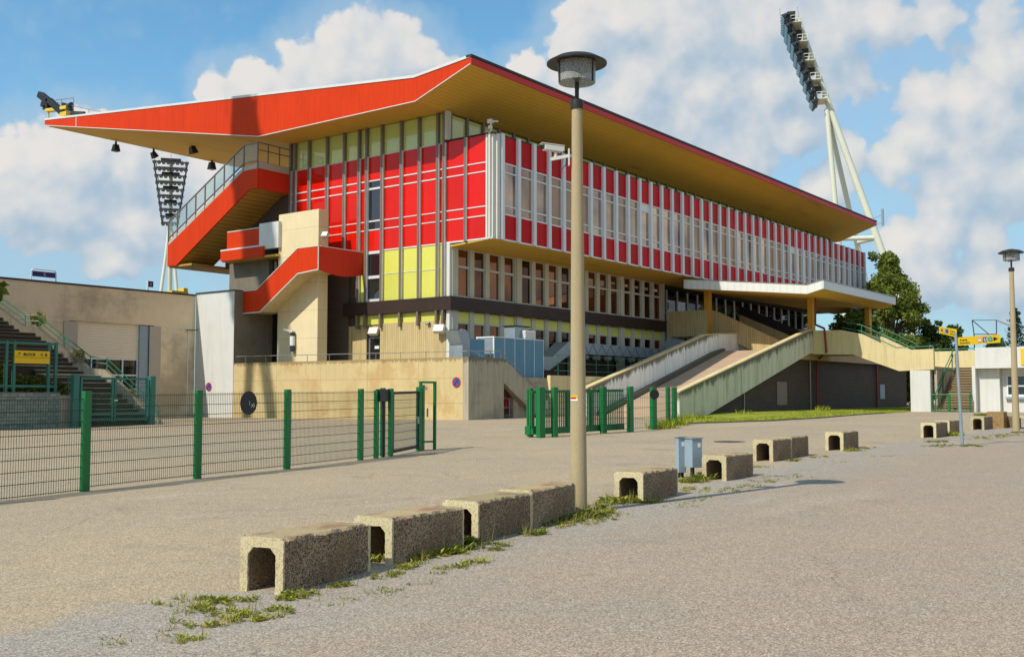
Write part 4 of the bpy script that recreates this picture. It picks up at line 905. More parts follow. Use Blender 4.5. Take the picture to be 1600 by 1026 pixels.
tx.text('.', .18, (29.1, 52.15, 3.76), (1, 0, 0), (0, 0, 1), .012)
tx.bar((28.0, 52.15, 3.76), (28.12, 52.15, 3.9), .01, .025, (0, 1, 0)); tx.bar((28.04, 52.15, 3.9), (28.13, 52.15, 3.9), .01, .025, (0, 1, 0)); tx.bar((28.13, 52.15, 3.9), (28.13, 52.15, 3.8), .01, .025, (0, 1, 0)); tx.build('lettering', 'sign_black', sf)
B(27.86, 29.71, 52.15, 52.158, 3.66, 3.675).build('dividing_line', 'sign_black', sf)

# ------------------------------------------------------------------ green fence
posts = [gp(132, 768)[:2], gp(308, 748)[:2], gp(448, 733)[:2], gp(563, 719)[:2], gp(610, 713)[:2]]
d0 = posts[0] - (posts[1] - posts[0]); d1 = d0 - (posts[1] - posts[0]); posts = [d1, d0] + posts
fe = thing('wire_fence', 'dark green double wire mesh fence on broad green posts', 'fence', (13, 18, 0))
HP = 1.78
def post(m, p, h, w=.14, dn=(1, 0), z0=None):
    z = gz(*p); d = np.array(dn) / np.linalg.norm(dn); m.obox((p[0], p[1], z + h / 2 - .05), (d[0], d[1], 0), (-d[1], d[0], 0), (0, 0, 1), w, w * .6, h + .1)
for i, p in enumerate(posts):
    d = (posts[min(i + 1, len(posts) - 1)] - posts[max(i - 1, 0)]); mm = MB(); post(mm, p, HP, .155, d); o = mm.build('post', 'fence_green', fe, bevel=.006)
    b = MB(); nn = np.array([-d[1], d[0]]) / np.linalg.norm(d); dd = d / np.linalg.norm(d)
    for z in (.12, .36, .6, .84, 1.08, 1.32, 1.56, 1.72): q = p + dd * .085; b.obox((q[0], q[1], gz(*p) + z), (dd[0], dd[1], 0), (nn[0], nn[1], 0), (0, 0, 1), .02, .03, .02)
    b.build('clamp', 'steel', o)
def mesh_panel(m, a, b, h0, h1, sp=.05, r=.0049, hs=.2):
    a = np.array(a); b = np.array(b); L = np.linalg.norm(b - a); d = (b - a) / L
    za, zb = gz(*a), gz(*b); n = int(L / sp)
    for i in range(1, n):
        q = a + d * L * i / n; z = za + (zb - za) * i / n; m.tube((q[0], q[1], z + h0), (q[0], q[1], z + h1), r, n=4, cap=False)
    for z in np.arange(h0 + .03, h1 + .01, hs):
        for k in (-.009, .009):
            nn = np.array([-d[1], d[0]]) * k; m.tube((a[0] + nn[0], a[1] + nn[1], za + z), (b[0] + nn[0], b[1] + nn[1], zb + z), r * 1.1, n=4, cap=False)
for i in range(len(posts) - 1):
    m = MB(); off = -.09 if i < 2 else 0; mesh_panel(m, posts[i], posts[i + 1], .06 + off * .5, 1.73 + off); m.build('mesh_panel', 'wire_green', fe, recalc=False)
dl = posts[3] + (posts[4] - posts[3]) * .525; fd = (posts[4] - posts[3]) / np.linalg.norm(posts[4] - posts[3]); fnv = np.array([fd[1], -fd[0]])
di = thing('round_disc_sign', 'round black disc with a small white scribble fixed to the wire fence', 'sign', (dl[0], dl[1], 1.5))
zc = gz(*dl) + 1.50
cpt = (dl[0] + fnv[0] * .03, dl[1] + fnv[1] * .03, zc)
MB().disc(cpt, (fnv[0], fnv[1], 0), .25, .015, 32).build('disc', 'cap_black', di)
k = MB(); f3 = np.array([fd[0], fd[1], 0.]); u3 = np.array([0, 0, 1.]); c3 = np.array(cpt) + np.array([fnv[0], fnv[1], 0]) * .012
for a, b in (((.06, -.1), (.13, -.02)), ((.07, -.02), (.14, -.1)), ((.05, -.06), (.16, -.05)), ((.14, 0), (.17, -.09)), ((.02, -.05), (.0, .04))): k.bar(c3 + f3 * a[0] + u3 * a[1], c3 + f3 * b[0] + u3 * b[1], .004, .016, (fnv[0], fnv[1], 0))
k.build('scribble', 'sign_white', di)
# pedestrian gate
pg = thing('pedestrian_gate', 'green pedestrian gate with mesh leaf, black lock box and tall portal frame', 'gate', (21.5, 19.7, .1))
pa = gp(600, 712)[:2]; pb = posts[-1]; pc = gp(656, 704)[:2]; pd = gp(679, 703)[:2]; dg = (pc - pb) / np.linalg.norm(pc - pb)
for p, w, h in ((pb + dg * .06 + np.array([-.1, .22]), .16, 1.8), (pc - dg * .1, .2, 1.82), (pc + dg * .16, .2, 1.88)):
    mm = MB(); post(mm, p, h, w, dg); mm.build('gate_post', 'fence_green', pg)
q = pb - dg * .75 + np.array([-.05, .12]); mm = MB(); post(mm, q, 1.74, .15, dg); mm.build('gate_post', 'fence_green', pg)
mm = MB(); z = gz(*pb); c = pb - dg * .35 + np.array([-.03, .08]); mm.obox((c[0], c[1], z + 1.6), (dg[0], dg[1], 0), (-dg[1], dg[0], 0), (0, 0, 1), .8, .14, .32); mm.tube((c[0], c[1], z), (c[0], c[1], z + 1.5), .045, n=8); mm.build('lock_box', 'black_metal', pg)
lf = MB(); a, b = pb + dg * .16, pc - dg * .2; za = gz(*a)
for z in (.12, 1.66): lf.bar((a[0], a[1], za + z), (b[0], b[1], za + z + .03), .06, .07)
for p in (a, b): lf.bar((p[0], p[1], za + .1), (p[0], p[1], za + 1.7), .06, .06, (1, 0, 0))
lo = lf.build('gate_leaf', 'black_metal', pg); w = MB(); mesh_panel(w, a, b, .15, 1.66, .055, .0049, .215); w.build('mesh_infill', 'wire_green', lo, recalc=False)
hd = MB(); q = b - dg * .04; hd.bar((q[0], q[1] - .06, za + .98), (q[0] - dg[0] * .16, q[1] - .06, za + .98), .03, .03); hd.obox((q[0], q[1] - .04, za + .9), (1, 0, 0), (0, 1, 0), (0, 0, 1), .04, .03, .2); hd.build('handle', 'steel', lo)
pf = MB(); zp = gz(*pd)
for p in (pd, pd - np.array([.28, -.3])): pf.bar((p[0], p[1], zp - .05), (p[0], p[1], zp + 1.98), .07, .07, (1, 0, 0))
pf.bar((pc[0], pc[1], zp + 1.95), (pd[0], pd[1], zp + 1.95), .07, .06); pf.bar((pc[0], pc[1], zp + .25), (pd[0], pd[1], zp + .25), .05, .05); pf.build('portal_frame', 'fence_green', pg)
q = pc + dg * .2; sb = MB(); sb.obox((q[0] + .12, q[1] - .1, zp + 1.08), (dg[0], dg[1], 0), (-dg[1], dg[0], 0), (0, 0, 1), .07, .03, .25); sb.build('intercom', 'steel', pg)
q = pc + dg * .3; sb = MB(); sb.obox((q[0] + .1, q[1], zp + 1.78), (dg[0], dg[1], 0), (-dg[1], dg[0], 0), (0, 0, 1), .3, .03, .11); sb.build('gate_sign', 'sign_white', pg)
# sliding gate
sl = thing('sliding_gate', 'green vertical bar sliding gate retracted behind its posts', 'gate', (33, 21.5, .25))
g0, g1 = gp(845, 684)[:2], gp(985, 675)[:2]; ds = (g1 - g0) / np.linalg.norm(g1 - g0); ns = np.array([-ds[1], ds[0]])
for px, py, w in ((845, 684, .30), (867, 683, .22), (943, 677, .26), (985, 675, .26)):
    p = gp(px, py)[:2]; mm = MB(); post(mm, p, 1.78, w, ds); mm.build('guide_post', 'fence_green', sl, bevel=.008)
mm = MB(); p = gp(833, 683)[:2] + ns * .1; post(mm, p, 1.75, .16, ds); p2 = gp(838, 682)[:2] + ns * .4; post(mm, p2, 1.7, .1, ds); mm.obox((p[0], p[1], gz(*p) + .25), (ds[0], ds[1], 0), (ns[0], ns[1], 0), (0, 0, 1), .4, .25, .3); mm.build('catch_post', 'fence_green', sl)
s0 = g0 + ns * .42; s1 = g1 + ns * .42 + ds * .1; L = np.linalg.norm(s1 - s0)
bm_ = MB(); z0, z1 = gz(*s0), gz(*s1)
bm_.bar((*s0, z0 + .22), (*s1, z1 + .22), .12, .22); bm_.bar((*s0, z0 + 1.62), (*s1, z1 + 1.62), .07, .08)
bm_.build('gate_frame', 'fence_green', sl)
bb = MB(); n = 46
for i in range(n + 1):
    q = s0 + ds * L * i / n; z = z0 + (z1 - z0) * i / n; bb.bar((*q, z + .3), (*q, z + 1.6), .032, .032, (1, 0, 0))
ob = bb.build('bar_infill', 'fence_green', sl)
for u in (.36, .62): q = s0 + ds * L * u; mm = MB(); mm.bar((*q, z0 + .3), (*q, z0 + 1.62), .12, .12, (1, 0, 0)); mm.build('stiffener', 'fence_green', sl)
w = MB(); mesh_panel(w, g0 + ds * .1, g1, .1, 1.74, .22, .006, .22); w.build('guard_mesh', 'wire_green', sl, recalc=False)
sb = MB(); q = g0 + ds * .2 - ns * .12; sb.obox((*q, gz(*q) + 1.18), (*ds, 0), (*ns, 0), (0, 0, 1), .07, .03, .3); sb.build('key_switch', 'steel', sl)
sf2 = thing('short_fence', 'short run of wire fence with green posts beside the foot of the ramp', 'fence', (39, 21.7, .3))
h0, h1, h2 = gp(1021, 671)[:2], gp(1044, 665)[:2], gp(1054, 664)[:2]
for p, w in ((h0, .28), (h1, .2), (h2, .24)): mm = MB(); post(mm, p, 1.74, w, ds); mm.build('post', 'fence_green', sf2)
w = MB(); mesh_panel(w, g1 + ds * .2, h0, .1, 1.72, .2, .006, .4); mesh_panel(w, h0, h2, .1, 1.7, .2, .006, .3); w.build('mesh_panel', 'wire_green', sf2, recalc=False)
mm = MB(); mm.disc((h0[0] - .1, h0[1] - .12, gz(*h0) + 1.45), (-.6, -.8, 0), .2, .04, 16); mm.build('lock_cover', 'black_metal', sf2)

# ------------------------------------------------------------------ lamp posts, camera
def lamp(label, p, prism=True):
    z = gz(p[0], p[1]); t = thing('lamp_post', label, 'street lamp', (p[0], p[1], z), 'concrete lamp posts with flat disc lanterns')
    c = (p[0], p[1], z)
    MB().lathe([(.128, -.1), (.122, .0), (.074, 5.72)], c, 24).build('post', 'post_concrete', t, smooth=True)
    MB().lathe([(.095, 5.70), (.098, 5.75), (.095, 5.82), (.05, 5.83)], c, 20).build('collar', 'lantern_dark', t, smooth=True)
    MB().lathe([(.03, 5.8), (.03, 6.3)], c, 12).build('stem', 'lantern_dark', t, smooth=True)
    MB().lathe([(.265, 6.08), (.275, 6.36), (.27, 6.36), (.26, 6.08)], c, 32).build('lantern_glass', 'lantern_glass', t, smooth=True)
    MB().lathe([(.27, 6.37), (.43, 6.345), (.432, 6.365), (.3, 6.44), (.08, 6.49), (.02, 6.5)], c, 40).build('shade', 'lantern_dark', t, smooth=True)
    s = MB()
    for k in range(3): a = k * 2.094 + .5; s.bar((p[0] + .272 * math.cos(a), p[1] + .272 * math.sin(a), z + 6.06), (p[0] + .272 * math.cos(a), p[1] + .272 * math.sin(a), z + 6.36), .02, .02, (1, 0, 0))
    s.build('strut', 'lantern_dark', t)
    MB().lathe([(.05, 6.12), (.09, 6.2), (.09, 6.34), (.03, 6.36)], c, 16).build('bulb', 'lamp_body', t, smooth=True)
    return t
LP = gp(904, 800)
lamp('tall concrete lamp post with flat disc lantern beside the concrete blocks in the foreground', LP)
lamp('distant concrete lamp post with disc lantern at the right edge before the white kiosk', gp(1588, 675))
zl = gz(LP[0], LP[1])
st = MB(); rtv = np.array([RT[0], RT[1], 0]); fwv = np.array([FW[0], FW[1], 0])
def onpost(px, py, r): # point on the front of the post
    q = upr(px, py, LP); return q - fwv * r
sk = thing('post_sticker', 'small yellow and pink sticker wrapped on the near lamp post', 'sticker', (LP[0], LP[1], 1.6))
c = onpost(894, 622, 0)
def wrap(a0, a1, z0, z1, r):
    m = MB(); n = 8
    for i in range(n):
        t0 = a0 + (a1 - a0) * i / n; t1 = a0 + (a1 - a0) * (i + 1) / n
        P = lambda t, z: np.array([LP[0], LP[1], z]) + r * (rtv * math.sin(t) - fwv * math.cos(t))
        m.quad([P(t0, z0), P(t1, z0), P(t1, z1), P(t0, z1)])
    return m
wrap(-1.25, -.1, c[2] - .035, c[2] + .035, .112).build('paper', 'sign_white', sk); wrap(-1.25, -.1, c[2], c[2] + .04, .1128).build('yellow_half', 'yellow_sign', sk); wrap(-1.2, -.3, c[2] - .01, c[2] + .018, .1135).build('pink_mark', 'sign_red', sk)
cam_t = thing('security_camera', 'white box security camera on a bracket fixed to the near lamp post', 'camera', (LP[0], LP[1], 5.1))
a = upr(846, 231, LP); b = upr(884, 233, LP); dirc = (b - a) / np.linalg.norm(b - a); 
dirc = (dirc + fwv * .35); dirc /= np.linalg.norm(dirc); mid = (a + b) / 2
upv = np.array([0, 0, 1.]); sdv = np.cross(dirc, upv)
m = MB(); m.obox(mid, dirc, sdv, upv, .30, .10, .085); m.obox(mid + upv * .047 - dirc * .02, dirc, sdv, upv, .35, .115, .012); m.build('housing', 'white_metal', cam_t, bevel=.008)
MB().obox(mid - dirc * .152, dirc, sdv, upv, .01, .07, .055).build('lens', 'black_metal', cam_t)
q0 = upr(893, 243, LP) - rtv * .0; q1 = upr(860, 249, LP)
m = MB(); m.bar(q1, q0, .04, .045); m.obox(upr(890, 246, LP) - rtv * .01, rtv, fwv, upv, .02, .09, .24); m.tube(upr(868, 247, LP), upr(868, 238, LP), .025); m.build('bracket', 'white_metal', cam_t)
m = MB(); m.path([upr(880, 236, LP), upr(886, 243, LP), upr(884, 258, LP), upr(876, 266, LP)], .008); m.path([upr(862, 238, LP), upr(870, 245, LP), upr(878, 238, LP)], .008); m.build('cable', 'black_metal', cam_t)

# ------------------------------------------------------------------ concrete blocks
def block(label, p2, yaw, L=1.3, Wd=.48, H=.48, group='hollow concrete blocks along the road edge'):
    a = math.radians(yaw); z = gz(p2[0], p2[1])
    root = thing('concrete_block', label, 'concrete block', (p2[0], p2[1], z), group); root.rotation_euler = (0, 0, a)
    ORG[root.name] = (0, 0, 0)
    t = .085; ch = .06; rg = random.Random(int(p2[0] * 31))
    j = lambda: rg.uniform(-.006, .006)
    inn = [(Wd - t, 0), (Wd - t, H - t - ch), (Wd - t - ch, H - t), (t + ch, H - t), (t, H - t - ch), (t, 0)]
    prof = [(0, -.03), (0, H - .025), (.025, H), (Wd - .025, H), (Wd, H - .025), (Wd, -.03), (Wd - t, -.03)] + inn[1:5] + [(t, -.03)]
    loop = []
    for (a0, b0), (a1, b1) in zip(prof, prof[1:] + prof[:1]):
        nn = max(1, int(math.hypot(a1 - a0, b1 - b0) / .035))
        loop += [(a0 + (a1 - a0) * q / nn, b0 + (b1 - b0) * q / nn) for q in range(nn)]
    ph = rg.uniform(0, 50); nx = int(L / .035)
    def rough(x, y, zz):
        n1 = math.sin(x * 41 + ph) * math.sin(y * 37 + zz * 53 + ph * 2) * .003
        edge = 1.0 if (zz > H - .05 and (y < .05 or y > Wd - .05)) else .35
        return (x, y + n1 + rg.gauss(0, .0035) * edge, zz + (rg.gauss(0, .0035) * edge - abs(rg.gauss(0, .004)) * edge + .5 * n1 if zz > 0 else 0))
    def shell(x0, x1, n):
        m = MB(); K = len(loop); ring = {}
        for q in range(n + 1):
            x = x0 + (x1 - x0) * q / n; jx = rg.gauss(0, .004) if q in (0, n) else 0
            for y, zz in loop: m.v.append(rough(x + (jx if zz > .02 else 0), y, zz))
        for q in range(n):
            for e in range(K): g_ = (e + 1) % K; m.f.append((q * K + e, q * K + g_, (q + 1) * K + g_, (q + 1) * K + e))
        m.f.append(tuple(range(K - 1, -1, -1))); m.f.append(tuple(range(n * K, n * K + K))); return m
    shell(.03, L - .03, nx).build('body', 'block_aggregate', root, smooth=True)
    shell(0, .034, 1).build('rim', 'block_rim', root); shell(L - .034, L, 1).build('rim', 'block_rim', root)
    return root
BL = [(441, 929, 9, 1.28, .47, 'hollow concrete block at the left end of the row, weeds before its open arch'),
      (612, 883, 6, 1.3, .46, 'second hollow concrete block from the left end, green weeds along its side'),
      (747, 848, 8, 1.3, .46, 'reddish topped concrete block between the second block and the one touching the lamp post'),
      (831, 826, 10, 1.36, .47, 'concrete block whose right end touches the near lamp post'),
      (1005, 785, 5, 1.33, .45, 'hollow concrete block between the near lamp post and the grey cabinet pair'),
      (1135, 751, 2, 1.3, .46, 'hollow concrete block right beside the grey cabinet pair'),
      (1208, 721, 3, 1.25, .50, 'left block of the joined pair in the middle of the row'),
      (None, None, 3, 1.25, .50, 'right block of the joined pair in the middle of the row'),
      (1318, 704, 4, 1.5, .49, 'lone hollow concrete block standing apart right of the joined pair'),
      (1463, 684, 2, 1.6, .49, 'left block of the pair left of the leaning sign pole'),
      (1484, 679, 2, 1.5, .48, 'concrete block directly behind the leaning sign pole'),
      (1538, 671, 0, 1.4, .50, 'small hollow block left of the upright tan block')]
prev = None
for px, py, yw, L, H, lab in BL:
    if px is None:
        p = prev[0] + np.array([math.cos(math.radians(yw)), math.sin(math.radians(yw))]) * (prev[1] + .02)
    else: p = gp(px, py)[:2]
    block(lab, p, yw, L, .48, H); prev = (p, L)
p = gp(1569, 668)[:2]; aggregate('block_tan', S(178, 140, 88), S(206, 170, 112), S(120, 88, 52))
m = MB(); m.box(-.02, .6, 0, .62, -.05, .64); o = m.build('upright_block', 'block_tan', bevel=.02); o.location = (p[0], p[1], gz(*p)); tag(o, 'square tan exposed aggregate block standing upright before the kiosk', 'concrete block')
p = gp(1578, 667)[:2]; block('weathered block between the upright tan block and the far lamp post', p + np.array([.3, -.35]), 80, 1.0, .5, .46)
p = gp(1606, 669)[:2]; block('block at the right frame edge behind the far lamp post', p, 4, 1.3, .5, .5)

# ------------------------------------------------------------------ cabinets, signs
def cabinet(label, p, h0, h1, w, d, leg):
    z = gz(*p); t = thing('utility_cabinet', label, 'utility cabinet', (p[0], p[1], z), 'grey utility cabinets')
    m = MB(); ax = np.array([RT[0], RT[1], 0]) * math.cos(.5) + np.array([FW[0], FW[1], 0]) * math.sin(.5); ay = np.cross([0, 0, 1], ax)
    m.obox((p[0], p[1], z + (h0 + h1) / 2), ax, ay, (0, 0, 1), w, d, h1 - h0); m.build('casing', 'box_grey', t, bevel=.008)
    m = MB(); m.obox((p[0], p[1], z + h1 + .012), ax, ay, (0, 0, 1), w + .03, d + .03, .025); m.build('lid', 'galvanised', t)
    m = MB(); m.obox((p[0], p[1], z + h0 / 2), ax, ay, (0, 0, 1), leg, .05, h0 + .05); m.build('leg', 'black_metal', t)
    m = MB(); m.obox(np.array([p[0], p[1], z + h1 - .12]) - ay * (d / 2 + .003) + ax * (w / 2 - .07), ax, ay, (0, 0, 1), .06, .005, .08); m.build('label_plate', 'sign_white', t)
cabinet('slim flat grey cabinet standing left of its twin between two concrete blocks', gp(1064, 746)[:2], .1, .76, .18, .1, .1)
cabinet('wide grey cabinet on a black leg right of its slim twin', gp(1082, 746)[:2], .2, .74, .24, .3, .06)
sp = gp(1504, 697); ds_ = thing('direction_sign', 'leaning grey pole with two yellow direction signs near the right edge', 'sign', sp)
ptop = upr(1493, 520, sp)
MB().tube((sp[0], sp[1], sp[2] - .1), ptop, .045, .04, 12).build('pole', 'galvanised', ds_, smooth=True)
a = upr(1496, 540, sp); b = upr(1563, 535, sp); c_ = upr(1563, 522, sp); d_ = upr(1496, 527, sp)
rr_ = (b - a) / np.linalg.norm(b - a); uu = (d_ - a) / np.linalg.norm(d_ - a); nn_ = np.cross(rr_, uu); Wd, Hd = np.linalg.norm(b - a), np.linalg.norm(d_ - a)
bd = MB().prism([a, b, c_, d_], nn_ * -.03).build('right_board', 'yellow_sign', ds_)
P2 = lambda u, v: a + rr_ * u * Wd + uu * v * Hd + nn_ * .004
tx = MB(); tx.text('Eingang', Hd * .30, P2(.05, .56), rr_, uu, .004); tx.text('Gaststätte', Hd * .30, P2(.05, .2), rr_, uu, .004); tx.prism([P2(.84, .25), P2(.94, .5), P2(.84, .75)], nn_ * .004); tx.build('lettering', 'sign_black', ds_)
sq = lambda u, w, m_, n: MB().prism([P2(u, .22), P2(u + w, .22), P2(u + w, .8), P2(u, .8)], nn_ * .004).build(n, m_, ds_)
sq(.47, .1, 'sign_pink', 'pink_pictogram'); sq(.59, .1, 'sign_blue', 'metro_pictogram')
MB().disc(P2(.765, .51), nn_, Hd * .3, .008, 20).build('train_pictogram', 'sign_green', ds_)
tx = MB(); tx.text('U', Hd * .5, P2(.612, .33) + nn_ * .005, rr_, uu, .004, .003); tx.text('S', Hd * .34, P2(.745, .39) + nn_ * .006, rr_, uu, .004); tx.build('pictogram_letter', 'sign_white', ds_)
MB().prism([P2(.485, .35) + nn_ * .005, P2(.555, .35) + nn_ * .005, P2(.54, .6) + nn_ * .005, P2(.485, .6) + nn_ * .005], nn_ * .003).build('pictogram_mark', 'sign_white', ds_)
a = upr(1468, 520, sp) ; b = upr(1496, 527, sp); a = a + fwv * -.45; 
sca = .5 # board turned towards the viewer on its left end
a = onX(1468, 520, sp[0] - .35); d2 = onX(1468, 510, sp[0] - .35); b = upr(1495, 527, sp); c2 = upr(1495, 514, sp)
r2 = (b - a) / np.linalg.norm(b - a); u2 = np.array([0, 0, 1.]); n2 = np.cross(r2, u2)
MB().prism([a, b, c2, d2], n2 * -.03).build('left_board', 'yellow_sign', ds_)
Q = lambda u, v: a + (b - a) * u + (d2 - a) * v * (1 - u) + (c2 - b) * v * u + n2 * .005
tx = MB(); tx.prism([Q(.16, .25), Q(.06, .5), Q(.16, .75)], n2 * .004); tx.text('Stadion', .05, Q(.6, .55), r2, u2, .004); tx.text('Sportpark', .045, Q(.58, .22), r2, u2, .004); tx.build('lettering', 'sign_black', ds_)
MB().prism([Q(.2, .25), Q(.32, .25), Q(.32, .78), Q(.2, .78)], n2 * .004).build('pictogram', 'sign_pink', ds_); MB().prism([Q(.35, .25), Q(.5, .25), Q(.5, .78), Q(.35, .78)], n2 * .004).build('metro_pictogram', 'sign_blue', ds_)
def nostop(label, p):
    t = thing('no_stopping_sign', label, 'road sign', p, 'round no stopping signs on the walls'); p = np.array(p); n = np.array([-1, 0, 0])
    MB().disc(p, n, .3, .03, 28).build('disc', 'sign_red', t); MB().disc(p + n * .012, n, .24, .02, 28).build('blue_field', 'sign_blue', t)
    m = MB()
    for s in (1, -1): m.bar(p + n * .026 + np.array([0, -.17 * s, -.17]), p + n * .026 + np.array([0, .17 * s, .17]), .01, .07, (1, 0, 0))
    m.build('red_cross', 'sign_red', t)
p = onX(713, 597, 47.07); nostop('round no stopping sign on the yellowish terrace wall near its corner', p)
p = onX(326, 604, 47.05); nostop('round no stopping sign at the foot of the white block wall', p)
p = onX(460, 532, 49.28); wl = thing('wall_lantern', 'black and white tubular lantern on the sunlit stair wall', 'wall lamp', p)
MB().tube((49.1, p[1], p[2] - .75), (49.1, p[1], p[2] + .55), .16, n=12).build('tube', 'lamp_body', wl, smooth=True)
MB().tube((49.1, p[1], p[2] - .35), (49.1, p[1], p[2] + .3), .17, n=12).build('light_band', 'sign_white', wl, smooth=True)
m = MB(); m.box(49.0, 49.29, p[1] - .06, p[1] + .06, p[2] + .55, p[2] + .65); m.bar((49.1, p[1] + .05, p[2] + .62), (48.9, p[1] + .7, p[2] + .8), .08, .12); m.build('bracket', 'white_metal', wl)
def flood(name, label, p, s, mat='lamp_body'):
    t = thing(name, label, 'floodlight', p); x, y, z = p
    MB().obox((x, y, z), (1, .4, -.4), (-.4, 1, 0), (.4, 0, 1), .22 * s, .34 * s, .24 * s).build('housing', mat, t, bevel=.01); MB().bar((x, y, z), (x + .3 * s, y, z + .12 * s), .05, .05).build('bracket', 'steel', t)
p = onX(507, 367, 50.0); p = onY(506, 367, 53.1); flood('wall_floodlight', 'white wall floodlight on the side of the tall concrete stair wall', (p[0], 53.0, p[2]), 1.4, 'white_metal')
p = onX(585, 518, 51.9); flood('wall_floodlight', 'double white floodlight above the recessed door', (51.85, p[1], p[2]), 1.9, 'white_metal')
p = onX(688, 514, 51.7); flood('wall_floodlight', 'white floodlight on the board marked wall near the exhaust cowl', (51.6, p[1], p[2]), 2.0, 'white_metal')
p = onX(670, 505, 51.9); flood('wall_floodlight', 'small black sensor lamp on the board marked base wall', (51.8, p[1], p[2]), .7)
p = onX(767, 198, 51.9); m = thing('roof_camera', 'small white camera on a stub mast on the corner of the red bay', 'camera', (51.9, p[1], 18.3))
q = MB(); q.tube((51.9, p[1], 18.3), (51.9, p[1], 19.0), .05, n=8); q.box(51.8, 52.0, p[1] - .05, p[1] + .15, 18.5, 18.7); q.build('stub_mast', 'white_metal', m); q = MB(); q.box(51.75, 52.05, p[1] - .08, p[1] + .18, 18.85, 19.1); q.bar((51.9, p[1] - .1, 18.95), (52.2, p[1] - .35, 18.98), .06, .09); q.build('camera_head', 'white_metal', m)
# roof tip floodlight rack
rk = thing('roof_light_rack', 'cluster of black spotlights with thin railing on the far roof tip', 'spotlight rack', (49.5, 85, 25.7))
r = MB(); zt = lambda y: 25.85 - (87.69 - y) * .0953 + .17
for (a, b) in (((70, 183), (112, 176)), ((82, 172), (72, 170))): pass
def tp(px, py): return onX(px, py, 49.6)
for A_, B_, w in (((63, 148), (78, 160), .55), ((76, 156), (100, 178), .45), ((68, 163), (76, 166), .5), ((71, 170), (78, 166), .35)): r.bar(tp(*A_), tp(*B_), .6, w)
r.build('spotlight_arm', 'black_metal', rk, bevel=.05)
r = MB(); r.bar(tp(74, 173), tp(90, 171), .5, .25); r.bar(tp(97, 170), tp(107, 168), .5, .3); r.box(48.95, 49.4, 84.4, 85.4, 25.8, 26.2); r.bar(tp(76, 174), tp(76, 184), .1, .1, (1, 0, 0)); r.build('mount', 'yellow_frame', rk)
for A_, B_, r0, r1 in (((100, 166), (101, 161), .22, .22), ((109, 174), (110, 168), .3, .3), ((113, 178), (132, 176.5), .25, .12), ((106, 166), (112, 164), .2, .25)): MB().tube(tp(*A_), tp(*B_), r0, r1, 10).build('spotlight', 'lamp_body', rk)
r = MB(); r.path([tp(87, 156.5), tp(115, 153), tp(115, 180)], .035); r.path([tp(88, 160), tp(157, 174.5)], .035); r.path([tp(96, 155), tp(96, 178)], .03); r.path([tp(139, 170), tp(139, 176)], .03); r.build('railing', 'steel', rk)
def spk(label, P, s=1.0, tilt=0):
    t = thing('hanging_speaker', label, 'loudspeaker', P, 'loudspeakers hung under the roof edge'); x, y, z = P; ax = np.array([math.cos(tilt), 0, math.sin(tilt)]); az = np.array([-math.sin(tilt), 0, math.cos(tilt)])
    c = np.array(P); ay = np.array([0, 1., 0])
    m = MB(); b0 = [c + ax * i * .32 * s + ay * j * .3 * s - az * .4 * s for i, j in ((-1, -1), (1, -1), (1, 1), (-1, 1))]; b1 = [c + ax * i * .2 * s + ay * j * .2 * s + az * .25 * s for i, j in ((-1, -1), (1, -1), (1, 1), (-1, 1))]; m.hexa(b0 + b1); m.build('cabinet', 'lamp_body', t, bevel=.03)
    m = MB(); m.tube((x, y, z + .2 * s), (x, y, z + .2 * s + .9), .04, n=6); m.tube((x, y, z + .2), (x, y, z + .5), .1, n=8); m.build('hanger', 'black_metal', t)
def spo(px, py, Y): p = onY(px, py, Y); return tuple(p)
spk('first small loudspeaker from the roof tip, tapered, hanging under the eave', spo(181, 230, 86.5), 1.0)
spk('second loudspeaker from the roof tip, tilted to the right', spo(240, 241, 86.5), .9, .6)
p = onX(301, 233, 56); spk('loudspeaker hanging closer in against the brown soffit', tuple(p), 1.0, .4)
spk('boxy loudspeaker nearest the upper stair railing', spo(331, 258, 86.5), 1.1)

